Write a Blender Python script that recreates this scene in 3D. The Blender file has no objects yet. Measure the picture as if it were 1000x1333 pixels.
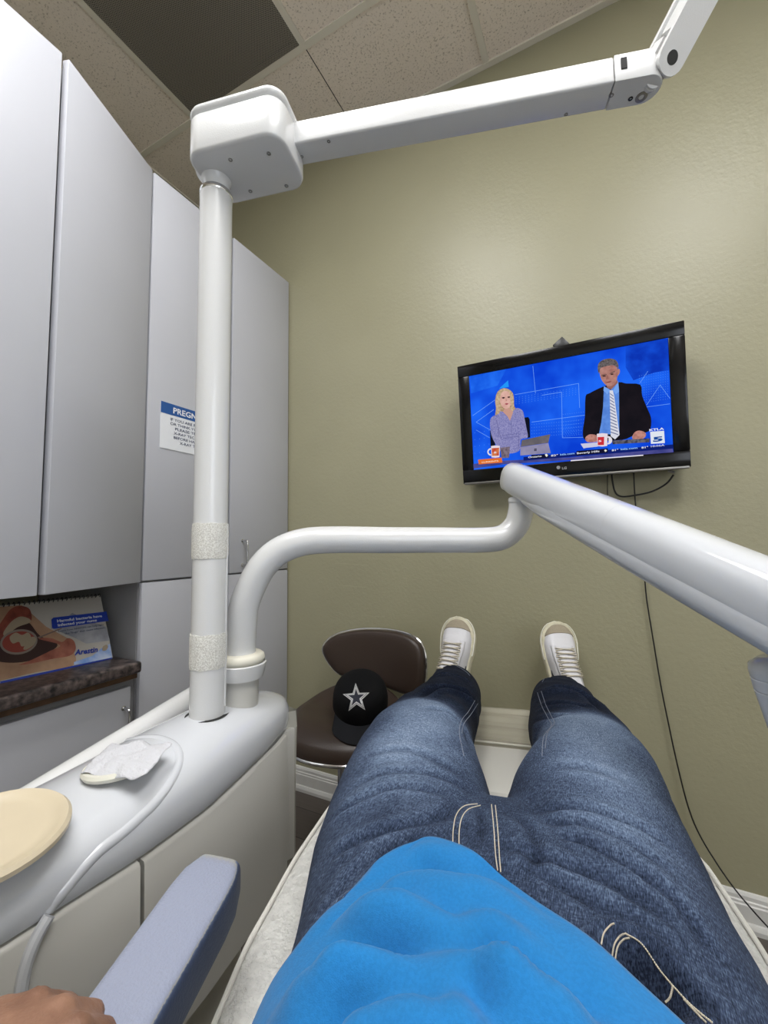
import bpy, bmesh, math, random
import numpy as np
from math import sin, cos, pi, radians, sqrt, atan2
from mathutils import Vector, Matrix, noise
from mathutils.bvhtree import BVHTree
random.seed(4)
col = bpy.context.scene.collection
# ------------------------------------------------------------------ camera
FPX = 555.28
yaw, pitch, roll = radians(27.1225), radians(4.199), radians(-.7029)
EYE = Vector((0, 0, 1.1))
F = Vector((-sin(yaw)*cos(pitch), cos(yaw)*cos(pitch), sin(pitch)))
r0 = Vector((cos(yaw), sin(yaw), 0)); u0 = r0.cross(F)
RT = r0*cos(roll) + u0*sin(roll); UP = -r0*sin(roll) + u0*cos(roll)
cd = bpy.data.cameras.new('camera'); cam = bpy.data.objects.new('camera', cd); col.objects.link(cam)
cd.sensor_fit = 'HORIZONTAL'; cd.sensor_width = 36; cd.lens = FPX/1000*36; cd.clip_start = .02
m = Matrix((RT, UP, -F)).transposed().to_4x4(); m.translation = EYE
cam.matrix_world = m
bpy.context.scene.camera = cam
def ray(x, y): return F + RT*((x-500)/FPX) - UP*((y-666.5)/FPX)
def at(x, y, d): return EYE + ray(x, y)*d                  # a measured point: pixel and distance
def pl(x, y, ax, val):                                     # a measured point on an axis plane
    d = ray(x, y); return EYE + d*((val-EYE[ax])/d[ax])
HD = radians(-12)
CA = Vector((sin(HD), cos(HD), 0)); CS = Vector((cos(HD), -sin(HD), 0))
def W(s, a, z): return CS*s + CA*a + Vector((0, 0, z))     # chair frame -> world
YB, ZC, XC = 1.617, 3.02, -1.343                           # back wall, ceiling, cabinet fronts

# ------------------------------------------------------------------ materials
def lin(c):
    return tuple(((v/255)/12.92 if v/255 <= .04045 else ((v/255+.055)/1.055)**2.4) for v in c) + (1,)
def mat(name, c, rough=.5, metal=0, bump=0, bscale=60, var=0, vscale=8, coat=0, sheen=0, trans=0, emis=None, c2=None, alpha=1, detail=4, spec=None, bdist=.004):
    M = bpy.data.materials.new(name); M.use_nodes = True; nt = M.node_tree; N = nt.nodes; L = nt.links
    b = N['Principled BSDF']; b.inputs['Roughness'].default_value = rough; b.inputs['Metallic'].default_value = metal
    b.inputs['Base Color'].default_value = c if len(c) == 4 else lin(c)
    if coat: b.inputs['Coat Weight'].default_value = coat; b.inputs['Coat Roughness'].default_value = .06
    if sheen: b.inputs['Sheen Weight'].default_value = sheen
    if trans: b.inputs['Transmission Weight'].default_value = trans
    if spec is not None: b.inputs['Specular IOR Level'].default_value = spec
    if alpha < 1: b.inputs['Alpha'].default_value = alpha
    if emis is not None:
        b.inputs['Emission Color'].default_value = lin(c); b.inputs['Emission Strength'].default_value = emis
    tc = N.new('ShaderNodeTexCoord')
    if var or c2:
        n = N.new('ShaderNodeTexNoise'); n.inputs['Scale'].default_value = vscale; n.inputs['Detail'].default_value = detail
        L.new(tc.outputs['Object'], n.inputs['Vector'])
        mx = N.new('ShaderNodeMix'); mx.data_type = 'RGBA'
        base = lin(c) if len(c) == 3 else c
        o = lin(c2) if c2 else tuple(v*(1-var) for v in base[:3])+(1,)
        mx.inputs[6].default_value = base; mx.inputs[7].default_value = o
        rp = N.new('ShaderNodeMapRange'); rp.inputs[1].default_value = .38; rp.inputs[2].default_value = .62
        L.new(n.outputs['Fac'], rp.inputs[0]); L.new(rp.outputs[0], mx.inputs[0]); L.new(mx.outputs[2], b.inputs['Base Color'])
    if bump:
        n = N.new('ShaderNodeTexNoise'); n.inputs['Scale'].default_value = bscale; n.inputs['Detail'].default_value = detail
        L.new(tc.outputs['Object'], n.inputs['Vector'])
        bp = N.new('ShaderNodeBump'); bp.inputs['Strength'].default_value = bump; bp.inputs['Distance'].default_value = bdist
        L.new(n.outputs['Fac'], bp.inputs['Height']); L.new(bp.outputs[0], b.inputs['Normal'])
    return M
M = {}
M['wall'] = mat('olive_wall_paint', (158, 154, 127), .40, bump=.2, bscale=90, var=.04, vscale=3)
M['white_wall'] = mat('cream_wall_paint', (236, 234, 226), .7, bump=.2, bscale=90)
M['lam'] = mat('grey_laminate', (184, 185, 191), .38, var=.03, vscale=3)
M['lam_side'] = mat('grey_laminate_edge', (134, 133, 134), .45)
M['lam_in'] = mat('cabinet_inside', (150, 146, 140), .6)
M['base'] = mat('white_baseboard_paint', (215, 214, 210), .4, var=.04, vscale=20)
M['chrome'] = mat('chrome', (215, 215, 215), .12, 1)
M['steel'] = mat('dull_steel', (150, 148, 145), .35, 1)
M['white'] = mat('white_enamel', (216, 216, 215), .24, bump=.08, bscale=400, coat=.3)
M['shell'] = mat('glossy_white_plastic', (205, 207, 211), .13, coat=.5)
M['panel'] = mat('warm_grey_plastic', (196, 194, 187), .3)
M['ring'] = mat('cream_rubber', (228, 224, 208), .5)
M['velcro'] = mat('white_velcro', (240, 239, 232), .95, bump=.6, bscale=700, c2=(206, 203, 194), vscale=420)
M['dark'] = mat('black_plastic', (16, 16, 17), .35)
M['gap'] = mat('dark_gap', (30, 29, 28), .8)
M['tan'] = mat('beige_plastic_lid', (204, 190, 163), .35, var=.07, vscale=9)
M['lid'] = mat('ivory_plastic_lid', (222, 220, 206), .4)
M['vinyl'] = mat('white_vinyl', (214, 213, 208), .45, bump=1, bscale=55, detail=10, var=.10, vscale=120, bdist=.011)
def crease(M_, sc, amt, dark):
    nt = M_.node_tree; N = nt.nodes; L = nt.links; b = N['Principled BSDF']; tc = N.new('ShaderNodeTexCoord')
    n = N.new('ShaderNodeTexNoise'); n.inputs['Scale'].default_value = 22; n.inputs['Detail'].default_value = 5; L.new(tc.outputs['Object'], n.inputs['Vector'])
    ad = N.new('ShaderNodeMix'); ad.data_type = 'RGBA'; ad.blend_type = 'LINEAR_LIGHT'; ad.inputs[0].default_value = .09; L.new(tc.outputs['Object'], ad.inputs[6]); L.new(n.outputs['Color'], ad.inputs[7])
    v = N.new('ShaderNodeTexVoronoi'); v.feature = 'DISTANCE_TO_EDGE'; v.inputs['Scale'].default_value = sc; L.new(ad.outputs[2], v.inputs['Vector'])
    r = N.new('ShaderNodeMapRange'); r.inputs[1].default_value = 0; r.inputs[2].default_value = .09; r.inputs[3].default_value = 0; r.inputs[4].default_value = 1; L.new(v.outputs['Distance'], r.inputs[0])
    bp = N.new('ShaderNodeBump'); bp.inputs['Strength'].default_value = amt; bp.inputs['Distance'].default_value = .0016; L.new(r.outputs[0], bp.inputs['Height'])
    old = b.inputs['Normal'].links[0].from_socket; L.new(old, bp.inputs['Normal']); L.new(bp.outputs[0], b.inputs['Normal'])
    src = b.inputs['Base Color'].links[0].from_socket; mx = N.new('ShaderNodeMix'); mx.data_type = 'RGBA'; mx.blend_type = 'MULTIPLY'; mx.inputs[0].default_value = dark
    L.new(src, mx.inputs[6]); L.new(r.outputs[0], mx.inputs[7]); L.new(mx.outputs[2], b.inputs['Base Color'])
crease(M['vinyl'], 62, .45, .06)
M['vinyl2'] = mat('ivory_vinyl', (214, 212, 203), .45, bump=.2, bscale=60)
M['arm'] = mat('grey_blue_vinyl', (150, 155, 172), .7, bump=.3, bscale=350)
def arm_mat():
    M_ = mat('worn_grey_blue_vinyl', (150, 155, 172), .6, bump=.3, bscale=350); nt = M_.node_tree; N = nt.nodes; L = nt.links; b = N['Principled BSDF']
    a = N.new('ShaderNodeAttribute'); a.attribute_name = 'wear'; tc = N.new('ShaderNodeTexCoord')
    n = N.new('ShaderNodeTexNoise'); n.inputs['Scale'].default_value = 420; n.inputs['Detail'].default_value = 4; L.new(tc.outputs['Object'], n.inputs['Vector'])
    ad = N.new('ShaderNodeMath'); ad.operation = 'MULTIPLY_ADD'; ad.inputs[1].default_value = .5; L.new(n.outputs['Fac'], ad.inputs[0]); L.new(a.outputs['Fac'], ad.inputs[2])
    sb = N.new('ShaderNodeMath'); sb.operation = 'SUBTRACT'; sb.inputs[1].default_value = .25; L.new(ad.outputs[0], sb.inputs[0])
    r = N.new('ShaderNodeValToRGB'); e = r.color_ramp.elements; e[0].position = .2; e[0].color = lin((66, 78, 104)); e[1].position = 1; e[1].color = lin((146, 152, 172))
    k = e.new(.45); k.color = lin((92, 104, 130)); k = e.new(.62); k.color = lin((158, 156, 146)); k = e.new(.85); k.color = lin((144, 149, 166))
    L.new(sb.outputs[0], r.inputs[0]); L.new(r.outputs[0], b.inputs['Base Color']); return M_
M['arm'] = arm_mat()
M['brown'] = mat('brown_leatherette', (56, 44, 37), .36, bump=.12, bscale=300)
M['capm'] = mat('black_wool', (15, 15, 17), .95, bump=.2, bscale=900, spec=.2)
M['brim'] = mat('black_brim_cloth', (33, 34, 37), .9, bump=.2, bscale=900, spec=.2)
M['silver'] = mat('silver_thread', (196, 196, 196), .4, .2)
M['navy'] = mat('navy_thread', (22, 26, 44), .7)
M['towel'] = mat('white_paper_towel', (204, 204, 208), .9, bump=.7, bscale=260)
M['blackgloss'] = mat('black_gloss_bezel', (6, 6, 7), .16, spec=.35)
M['cable'] = mat('black_cable', (14, 13, 14), .5)
M['thread'] = mat('cream_thread', (205, 196, 176), .8)
M['thread2'] = mat('grey_blue_thread', (126, 132, 146), .8)
M['paper'] = mat('white_card', (222, 224, 228), .5)
M['signblue'] = mat('sign_blue_ink', (34, 82, 146), .5)
M['ink'] = mat('navy_ink', (52, 62, 92), .6)
M['shirt'] = mat('blue_cotton', (38, 120, 182), .95, bump=.22, bscale=1300, var=.12, vscale=420, sheen=.12, spec=.15)
M['skin'] = mat('skin', (148, 110, 88), .55, bump=.3, bscale=180, c2=(122, 87, 68), vscale=30)
M['hair'] = mat('dark_hair', (40, 28, 20), .6)
M['shoe'] = mat('white_leather', (214, 213, 216), .45, bump=.12, bscale=120)
M['sole'] = mat('cream_rubber_sole', (208, 202, 176), .6, var=.12, vscale=60)
M['suede'] = mat('tan_suede', (158, 148, 128), .95, bump=.4, bscale=600)
M['lace'] = mat('cream_lace', (200, 192, 174), .85, bump=.3, bscale=900)
M['black'] = mat('black_leather', (20, 20, 24), .5)
M['wood'] = mat('brown_wood_edge', (92, 66, 44), .6, var=.3, vscale=40)
M['frost'] = mat('clear_plastic_sheet', (212, 210, 198), .25, alpha=.62)
M['scuff'] = mat('scuffed_paint', (166, 161, 133), .5)
def floor_mat():
    M_ = mat('dark_plank_vinyl', (92, 84, 76), .5); nt = M_.node_tree; N = nt.nodes; L = nt.links; b = N['Principled BSDF']
    tc = N.new('ShaderNodeTexCoord'); mp = N.new('ShaderNodeMapping'); mp.inputs['Scale'].default_value = (3, 30, 1)
    mp.inputs['Rotation'].default_value = (0, 0, radians(90))
    n = N.new('ShaderNodeTexNoise'); n.inputs['Scale'].default_value = 2.2; n.inputs['Detail'].default_value = 8
    L.new(tc.outputs['Object'], mp.inputs[0]); L.new(mp.outputs[0], n.inputs['Vector'])
    br = N.new('ShaderNodeTexBrick'); br.inputs['Scale'].default_value = 1; br.inputs['Brick Width'].default_value = .9; br.inputs['Row Height'].default_value = .15
    br.inputs['Mortar Size'].default_value = .002; br.inputs['Color1'].default_value = lin((98, 90, 83)); br.inputs['Color2'].default_value = lin((80, 73, 68)); br.inputs['Mortar'].default_value = lin((40, 36, 33))
    L.new(tc.outputs['Object'], br.inputs['Vector'])
    mx = N.new('ShaderNodeMix'); mx.data_type = 'RGBA'; mx.blend_type = 'MULTIPLY'; mx.inputs[0].default_value = .6
    cr = N.new('ShaderNodeMapRange'); cr.inputs[3].default_value = .5; cr.inputs[4].default_value = 1.3
    L.new(n.outputs['Fac'], cr.inputs[0]); L.new(br.outputs[0], mx.inputs[6]); L.new(cr.outputs[0], mx.inputs[7]); L.new(mx.outputs[2], b.inputs['Base Color'])
    return M_
M['floor'] = floor_mat()
def speck_mat():
    M_ = mat('speckled_ceiling_tile', (188, 180, 164), .9); nt = M_.node_tree; N = nt.nodes; L = nt.links; b = N['Principled BSDF']
    tc = N.new('ShaderNodeTexCoord')
    v = N.new('ShaderNodeTexNoise'); v.inputs['Scale'].default_value = 140; v.inputs['Detail'].default_value = 3; v.inputs['Roughness'].default_value = .75
    L.new(tc.outputs['Object'], v.inputs['Vector'])
    rp = N.new('ShaderNodeMapRange'); rp.inputs[1].default_value = .35; rp.inputs[2].default_value = .43
    L.new(v.outputs['Fac'], rp.inputs[0])
    mx = N.new('ShaderNodeMix'); mx.data_type = 'RGBA'; mx.inputs[6].default_value = lin((186, 172, 156)); mx.inputs[7].default_value = lin((236, 224, 210))
    L.new(rp.outputs[0], mx.inputs[0]); L.new(mx.outputs[2], b.inputs['Base Color'])
    bp = N.new('ShaderNodeBump'); bp.inputs['Strength'].default_value = .5; bp.inputs['Distance'].default_value = .002; L.new(rp.outputs[0], bp.inputs['Height']); L.new(bp.outputs[0], b.inputs['Normal'])
    return M_
M['tile'] = speck_mat()
M['tbar'] = mat('painted_ceiling_bar', (222, 215, 200), .5)
def perf_mat():
    M_ = mat('perforated_vent_metal', (128, 120, 108), .6); nt = M_.node_tree; N = nt.nodes; L = nt.links; b = N['Principled BSDF']
    tc = N.new('ShaderNodeTexCoord'); mp = N.new('ShaderNodeMapping'); mp.inputs['Scale'].default_value = (170, 170, 0); mp.inputs['Rotation'].default_value = (0, 0, radians(45))
    L.new(tc.outputs['Object'], mp.inputs[0])
    fr = N.new('ShaderNodeVectorMath'); fr.operation = 'FRACTION'; L.new(mp.outputs[0], fr.inputs[0])
    sb = N.new('ShaderNodeVectorMath'); sb.operation = 'SUBTRACT'; sb.inputs[1].default_value = (.5, .5, 0); L.new(fr.outputs[0], sb.inputs[0])
    ln = N.new('ShaderNodeVectorMath'); ln.operation = 'LENGTH'; L.new(sb.outputs[0], ln.inputs[0])
    ls = N.new('ShaderNodeMath'); ls.operation = 'LESS_THAN'; ls.inputs[1].default_value = .36; L.new(ln.outputs['Value'], ls.inputs[0])
    mx = N.new('ShaderNodeMix'); mx.data_type = 'RGBA'; mx.inputs[6].default_value = lin((142, 135, 124)); mx.inputs[7].default_value = lin((58, 54, 49))
    L.new(ls.outputs[0], mx.inputs[0]); L.new(mx.outputs[2], b.inputs['Base Color'])
    return M_
M['perf'] = perf_mat()
def granite_mat():
    M_ = mat('speckled_dark_laminate', (60, 56, 58), .35); nt = M_.node_tree; N = nt.nodes; L = nt.links; b = N['Principled BSDF']
    tc = N.new('ShaderNodeTexCoord'); v = N.new('ShaderNodeTexVoronoi'); v.inputs['Scale'].default_value = 110; L.new(tc.outputs['Object'], v.inputs['Vector'])
    n = N.new('ShaderNodeTexNoise'); n.inputs['Scale'].default_value = 60; n.inputs['Detail'].default_value = 6; L.new(tc.outputs['Object'], n.inputs['Vector'])
    rp = N.new('ShaderNodeValToRGB'); e = rp.color_ramp.elements; e[0].position = .35; e[0].color = lin((30, 28, 30)); e[1].position = .7; e[1].color = lin((118, 104, 100))
    L.new(n.outputs['Fac'], rp.inputs[0])
    mx = N.new('ShaderNodeMix'); mx.data_type = 'RGBA'; mx.inputs[0].default_value = .35; L.new(rp.outputs[0], mx.inputs[6]); L.new(v.outputs['Distance'], mx.inputs[7]); mx.blend_type = 'MULTIPLY'
    L.new(mx.outputs[2], b.inputs['Base Color'])
    return M_
M['granite'] = granite_mat()
def denim_mat():
    M_ = mat('washed_denim', (60, 76, 108), .95, sheen=.02); nt = M_.node_tree; N = nt.nodes; L = nt.links; b = N['Principled BSDF']
    b.inputs['Specular IOR Level'].default_value = .1
    tc = N.new('ShaderNodeTexCoord')
    mp = N.new('ShaderNodeMapping'); mp.inputs['Rotation'].default_value = (0, 0, radians(12)); mp.inputs['Scale'].default_value = (1500, 190, 500)
    L.new(tc.outputs['Object'], mp.inputs[0])
    n = N.new('ShaderNodeTexNoise'); n.inputs['Scale'].default_value = 1; n.inputs['Detail'].default_value = 5; L.new(mp.outputs[0], n.inputs['Vector'])
    mp2 = N.new('ShaderNodeMapping'); mp2.inputs['Rotation'].default_value = (0, 0, radians(12)); mp2.inputs['Scale'].default_value = (150, 500, 150)
    L.new(tc.outputs['Object'], mp2.inputs[0])
    n3 = N.new('ShaderNodeTexNoise'); n3.inputs['Scale'].default_value = 1; n3.inputs['Detail'].default_value = 3; L.new(mp2.outputs[0], n3.inputs['Vector'])
    n2 = N.new('ShaderNodeTexNoise'); n2.inputs['Scale'].default_value = 16; n2.inputs['Detail'].default_value = 5; L.new(tc.outputs['Object'], n2.inputs['Vector'])
    at_ = N.new('ShaderNodeAttribute'); at_.attribute_name = 'fade_shade'
    a1 = N.new('ShaderNodeMath'); a1.operation = 'MULTIPLY_ADD'; a1.inputs[1].default_value = 1.15; L.new(n.outputs['Fac'], a1.inputs[0]); L.new(at_.outputs['Fac'], a1.inputs[2])
    a2 = N.new('ShaderNodeMath'); a2.operation = 'MULTIPLY_ADD'; a2.inputs[1].default_value = .34; L.new(n2.outputs['Fac'], a2.inputs[0]); L.new(a1.outputs[0], a2.inputs[2])
    a3 = N.new('ShaderNodeMath'); a3.operation = 'MULTIPLY_ADD'; a3.inputs[1].default_value = .5; L.new(n3.outputs['Fac'], a3.inputs[0]); L.new(a2.outputs[0], a3.inputs[2])
    sb = N.new('ShaderNodeMath'); sb.operation = 'SUBTRACT'; sb.inputs[1].default_value = .95; L.new(a3.outputs[0], sb.inputs[0])
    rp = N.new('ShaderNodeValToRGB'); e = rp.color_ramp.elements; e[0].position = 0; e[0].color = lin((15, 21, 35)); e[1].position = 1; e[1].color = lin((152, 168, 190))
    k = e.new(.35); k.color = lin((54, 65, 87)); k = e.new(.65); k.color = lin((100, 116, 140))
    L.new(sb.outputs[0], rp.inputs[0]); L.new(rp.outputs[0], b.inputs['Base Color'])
    bp = N.new('ShaderNodeBump'); bp.inputs['Strength'].default_value = .5; bp.inputs['Distance'].default_value = .0015; L.new(n.outputs['Fac'], bp.inputs['Height']); L.new(bp.outputs[0], b.inputs['Normal'])
    return M_
M['denim'] = denim_mat()
def emis_mat(name, c, c2=None, scale=6, k=1.0):
    M_ = bpy.data.materials.new(name); M_.use_nodes = True; nt = M_.node_tree; nt.nodes.clear(); N = nt.nodes
    o = N.new('ShaderNodeOutputMaterial'); e = N.new('ShaderNodeEmission'); e.inputs[0].default_value = lin(c); e.inputs[1].default_value = k
    nt.links.new(e.outputs[0], o.inputs[0])
    if c2:
        tc = N.new('ShaderNodeTexCoord'); n = N.new('ShaderNodeTexNoise'); n.inputs['Scale'].default_value = scale; n.inputs['Detail'].default_value = 3
        nt.links.new(tc.outputs['Object'], n.inputs['Vector'])
        r = N.new('ShaderNodeValToRGB'); r.color_ramp.elements[0].position = .35; r.color_ramp.elements[1].position = .65
        r.color_ramp.elements[0].color = lin(c); r.color_ramp.elements[1].color = lin(c2)
        nt.links.new(n.outputs['Fac'], r.inputs[0]); nt.links.new(r.outputs[0], e.inputs[0])
    return M_

# ------------------------------------------------------------------ mesh helpers
def tf(bm, vs, Mx): bmesh.ops.transform(bm, matrix=Mx, verts=vs)
def merge(bm, other, mi=0):
    for f in other.faces: f.material_index = mi
    me = bpy.data.meshes.new('tmp'); other.to_mesh(me); other.free(); bm.from_mesh(me); bpy.data.meshes.remove(me)
def box(bm, lo, hi, bev=0, seg=2, Mx=None, mi=0):
    b = bmesh.new(); bmesh.ops.create_cube(b, size=1)
    lo, hi = Vector(lo), Vector(hi); c = (lo+hi)/2; s = hi-lo
    for v in b.verts: v.co = Vector((v.co.x*s.x, v.co.y*s.y, v.co.z*s.z)) + c
    if bev: bmesh.ops.bevel(b, geom=b.edges[:], offset=bev, segments=seg, profile=.5, affect='EDGES')
    if Mx is not None: b.transform(Mx)
    merge(bm, b, mi)
def rings(bm, rs, closed=True, caps=True, mi=0, loop=False):
    vs = [[bm.verts.new(p) for p in r] for r in rs]; n = len(vs[0]); k = len(vs)
    for i in range(k if loop else k-1):
        for j in range(n if closed else n-1):
            f = bm.faces.new((vs[i][j], vs[i][(j+1) % n], vs[(i+1) % k][(j+1) % n], vs[(i+1) % k][j])); f.material_index = mi
    if caps and not loop and closed:
        for r in (vs[0][::-1], vs[-1]):
            f = bm.faces.new(r); f.material_index = mi
    return vs
def cat(pts, n=8, closed=False):
    P = [Vector(p) for p in pts]; out = []; k = len(P)
    for i in range(k if closed else k-1):
        if closed: a, b, c, d = P[i-1], P[i], P[(i+1) % k], P[(i+2) % k]
        else: a, b, c, d = P[max(i-1, 0)], P[i], P[i+1], P[min(i+2, k-1)]
        for j in range(n):
            t = j/n
            out.append(.5*((2*b)+(c-a)*t+(2*a-5*b+4*c-d)*t*t+(3*b-a-3*c+d)*t**3))
    if not closed: out.append(P[-1])
    return out
def tube(bm, pts, r, n=16, mi=0, caps=True, closed=False, flat=1.0):
    P = [Vector(p) for p in pts]; k = len(P); rr = r if isinstance(r, (list, tuple)) else [r]*k
    T = []
    for i in range(k):
        a = P[(i-1) % k] if closed else P[max(i-1, 0)]; b = P[(i+1) % k] if closed else P[min(i+1, k-1)]
        T.append((b-a).normalized())
    nrm = T[0].orthogonal().normalized()
    if abs(T[0].z) < .9: nrm = Vector((0, 0, 1)).cross(T[0]).normalized()
    R = []
    for i in range(k):
        nrm = (nrm - T[i]*nrm.dot(T[i])).normalized(); bn = T[i].cross(nrm)
        R.append([P[i]+(nrm*cos(2*pi*j/n)*rr[i]+bn*sin(2*pi*j/n)*rr[i]*flat) for j in range(n)])
    rings(bm, R, True, caps, mi, loop=closed)
def lathe(bm, prof, n=32, Mx=None, mi=0, caps=True):
    R = [[Vector((r*cos(2*pi*j/n), r*sin(2*pi*j/n), z)) for j in range(n)] for r, z in prof]
    if Mx is not None: R = [[Mx @ p for p in r] for r in R]
    rings(bm, R, True, caps, mi)
def frame(o, x, y, z):                                      # matrix from an origin and three axes
    mm = Matrix((Vector(x), Vector(y), Vector(z))).transposed().to_4x4(); mm.translation = Vector(o); return mm
def prism(bm, poly, h, Mx, mi=0, bev=0):
    b = bmesh.new()
    f = b.faces.new([b.verts.new((x, y, 0)) for x, y in poly])
    r = bmesh.ops.extrude_face_region(b, geom=[f]); bmesh.ops.translate(b, verts=[v for v in r['geom'] if isinstance(v, bmesh.types.BMVert)], vec=(0, 0, h))
    bmesh.ops.recalc_face_normals(b, faces=b.faces[:])
    if bev: bmesh.ops.bevel(b, geom=b.edges[:], offset=bev, segments=2, profile=.5, affect='EDGES')
    b.transform(Mx); merge(bm, b, mi)
def obj(name, bm, mats, parent=None, smooth=35, origin=None, recalc=True):
    if recalc: bmesh.ops.recalc_face_normals(bm, faces=bm.faces[:])
    base = Vector((0, 0, 0))
    if parent is not None:
        p = parent
        while p is not None: base += p.location; p = p.parent
        loc = Vector((0, 0, 0))
    else:
        loc = Vector(origin) if origin is not None else Vector((0, 0, 0)); base = loc.copy()
    if base.length: bmesh.ops.translate(bm, verts=bm.verts[:], vec=-base)
    me = bpy.data.meshes.new(name); bm.to_mesh(me); bm.free()
    for mm in (mats if isinstance(mats, (list, tuple)) else [mats]): me.materials.append(mm)
    if smooth:
        me.polygons.foreach_set('use_smooth', [True]*len(me.polygons)); me.set_sharp_from_angle(angle=radians(smooth))
    o = bpy.data.objects.new(name, me); col.objects.link(o)
    if parent is not None: o.parent = parent
    o.location = loc
    return o
def tag(o, label=None, cat_=None, group=None, kind=None):
    if label: o['label'] = label
    if cat_: o['category'] = cat_
    if group: o['group'] = group
    if kind: o['kind'] = kind
    return o
def thing(name, loc, label, cat_, group=None):
    o = bpy.data.objects.new(name, None); o.empty_display_size = .05; col.objects.link(o); o.location = Vector(loc)
    return tag(o, label, cat_, group)
def B(): return bmesh.new()
def boxobj(name, lo, hi, m_, parent=None, bev=.002):
    b = B(); box(b, lo, hi, bev); return obj(name, b, m_, parent)
def struct(name, lo, hi, m_):
    b = B(); box(b, lo, hi); return tag(obj(name, b, m_, smooth=0), kind='structure')
def text(bm, s, O, ex, ey, height, width=None, mi=0, bold=.0, off=0, align='LEFT', shear=0):
    c = bpy.data.curves.new('t', 'FONT'); c.body = s; c.size = 1; c.offset = bold; c.shear = shear; c.resolution_u = 2
    o = bpy.data.objects.new('t', c); col.objects.link(o)
    dg = bpy.context.evaluated_depsgraph_get(); dg.update()
    me = bpy.data.meshes.new_from_object(o.evaluated_get(dg))
    b = bmesh.new(); b.from_mesh(me); bpy.data.meshes.remove(me); bpy.data.objects.remove(o); bpy.data.curves.remove(c)
    xs = [v.co.x for v in b.verts]; 
    x0, x1 = min(xs), max(xs); k = height/.72; kx = (width/(x1-x0)) if width else k
    ex, ey = Vector(ex).normalized(), Vector(ey).normalized(); en = ex.cross(ey)
    sh = {'LEFT': x0, 'CENTER': (x0+x1)/2, 'RIGHT': x1}[align]
    for v in b.verts: v.co = Vector(O) + ex*((v.co.x-sh)*kx) + ey*(v.co.y*k) + en*off
    merge(bm, b, mi)
def catmull_r(vals, n):                                     # same sampling as cat(), for radii
    return [v.x for v in cat([(v, 0, 0) for v in vals], n)]
def bvh_of(o):
    me = o.data; mw = Matrix.Translation(sum((p.location for p in chain(o)), Vector()))
    return BVHTree.FromPolygons([mw @ v.co for v in me.vertices], [p.vertices[:] for p in me.polygons])
def chain(o):
    while o is not None: yield o; o = o.parent
def drop(bv, pts, n=1, lift=0):                             # measured marks laid on a surface
    out = []
    P = cat([(x, y, 0) for x, y in pts], n) if n > 1 else [Vector((x, y, 0)) for x, y in pts]
    for p in P:
        h, nn, _, _ = bv.ray_cast(EYE, ray(p.x, p.y).normalized())
        if h is not None:
            if nn.dot(ray(p.x, p.y)) > 0: nn = -nn
            out.append((h+nn*lift, nn))
    return out

# ------------------------------------------------------------------ room
XL, XR, YR = -1.98, 2.1, -2.6
WK = 4.6
struct('floor', (XL, YR, -.08), (XR, YB, 0), M['floor'])
struct('wall_back', (XL-.1, YB, 0), (XR+.1, YB+.1, ZC), M['wall'])
struct('wall_left', (XL-.1, YR, 0), (XL, YB, ZC), M['wall'])
WY0, WY1, WZ0, WZ1 = -2.3, -.5, 1.0, 2.5                       # unseen window behind the camera on the right, added for cool side light
b = B()
for lo, hi in [((YR, 0), (WY0, ZC)), ((WY1, 0), (YB, ZC)), ((WY0, 0), (WY1, WZ0)), ((WY0, WZ1), (WY1, ZC))]: box(b, (XR, lo[0], lo[1]), (XR+.1, hi[0], hi[1]))
tag(obj('wall_right', b, M['white_wall'], smooth=0), kind='structure')
b = B()
for lo, hi in [((WY0, WZ0), (WY0+.05, WZ1)), ((WY1-.05, WZ0), (WY1, WZ1)), ((WY0, WZ0), (WY1, WZ0+.05)), ((WY0, WZ1-.05), (WY1, WZ1)), (((WY0+WY1)/2-.025, WZ0), ((WY0+WY1)/2+.025, WZ1))]: box(b, (XR+.005, lo[0], lo[1]), (XR+.06, hi[0], hi[1]))
tag(obj('unseen_window_1', b, M['base'], smooth=0), kind='structure')
b = B(); box(b, (XR+.062, WY0, WZ0), (XR+.07, WY1, WZ1)); tag(obj('unseen_window_2', b, emis_mat('unseen_window_glow', (236, 242, 252), k=WK), smooth=0), kind='structure')  # glowing pane stands in for daylight, added to lift cabinets and ceiling
struct('wall_rear', (XL-.1, YR-.1, 0), (XR+.1, YR, ZC), M['white_wall'])
struct('ceiling', (XL-.1, YR-.1, ZC), (XR+.1, YB+.1, ZC+.08), M['tile'])
gx = [-1.554+.61*i for i in range(-0, 6)]; gy = [1.213-.61*i for i in range(7)]
tn = 0
for x in gx:
    tn += 1; y1 = gy[0] if abs(x+.944) < .02 else YB
    struct(f'trim_{tn}', (x-.012, YR, ZC-.006), (x+.012, y1, ZC), M['tbar'])
for y in gy:
    if abs(y-gy[1]) < .01 or abs(y-gy[3]) < .01 or abs(y-gy[5]) < .01: continue
    tn += 1; struct(f'trim_{tn}', (XL, y-.012, ZC-.005), (XR, y+.012, ZC), M['tbar'])
tn += 1; struct(f'trim_{tn}', (-.944-.0015, gy[0]+.012, ZC-.001), (-.944+.0015, YB, ZC), M['gap'])
tn += 1; struct(f'trim_{tn}', (XL, YB-.022, ZC-.008), (XR, YB, ZC), M['tbar'])
tn += 1; struct(f'trim_{tn}', (XL, YR, ZC-.008), (XL+.022, YB, ZC), M['tbar'])
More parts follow.
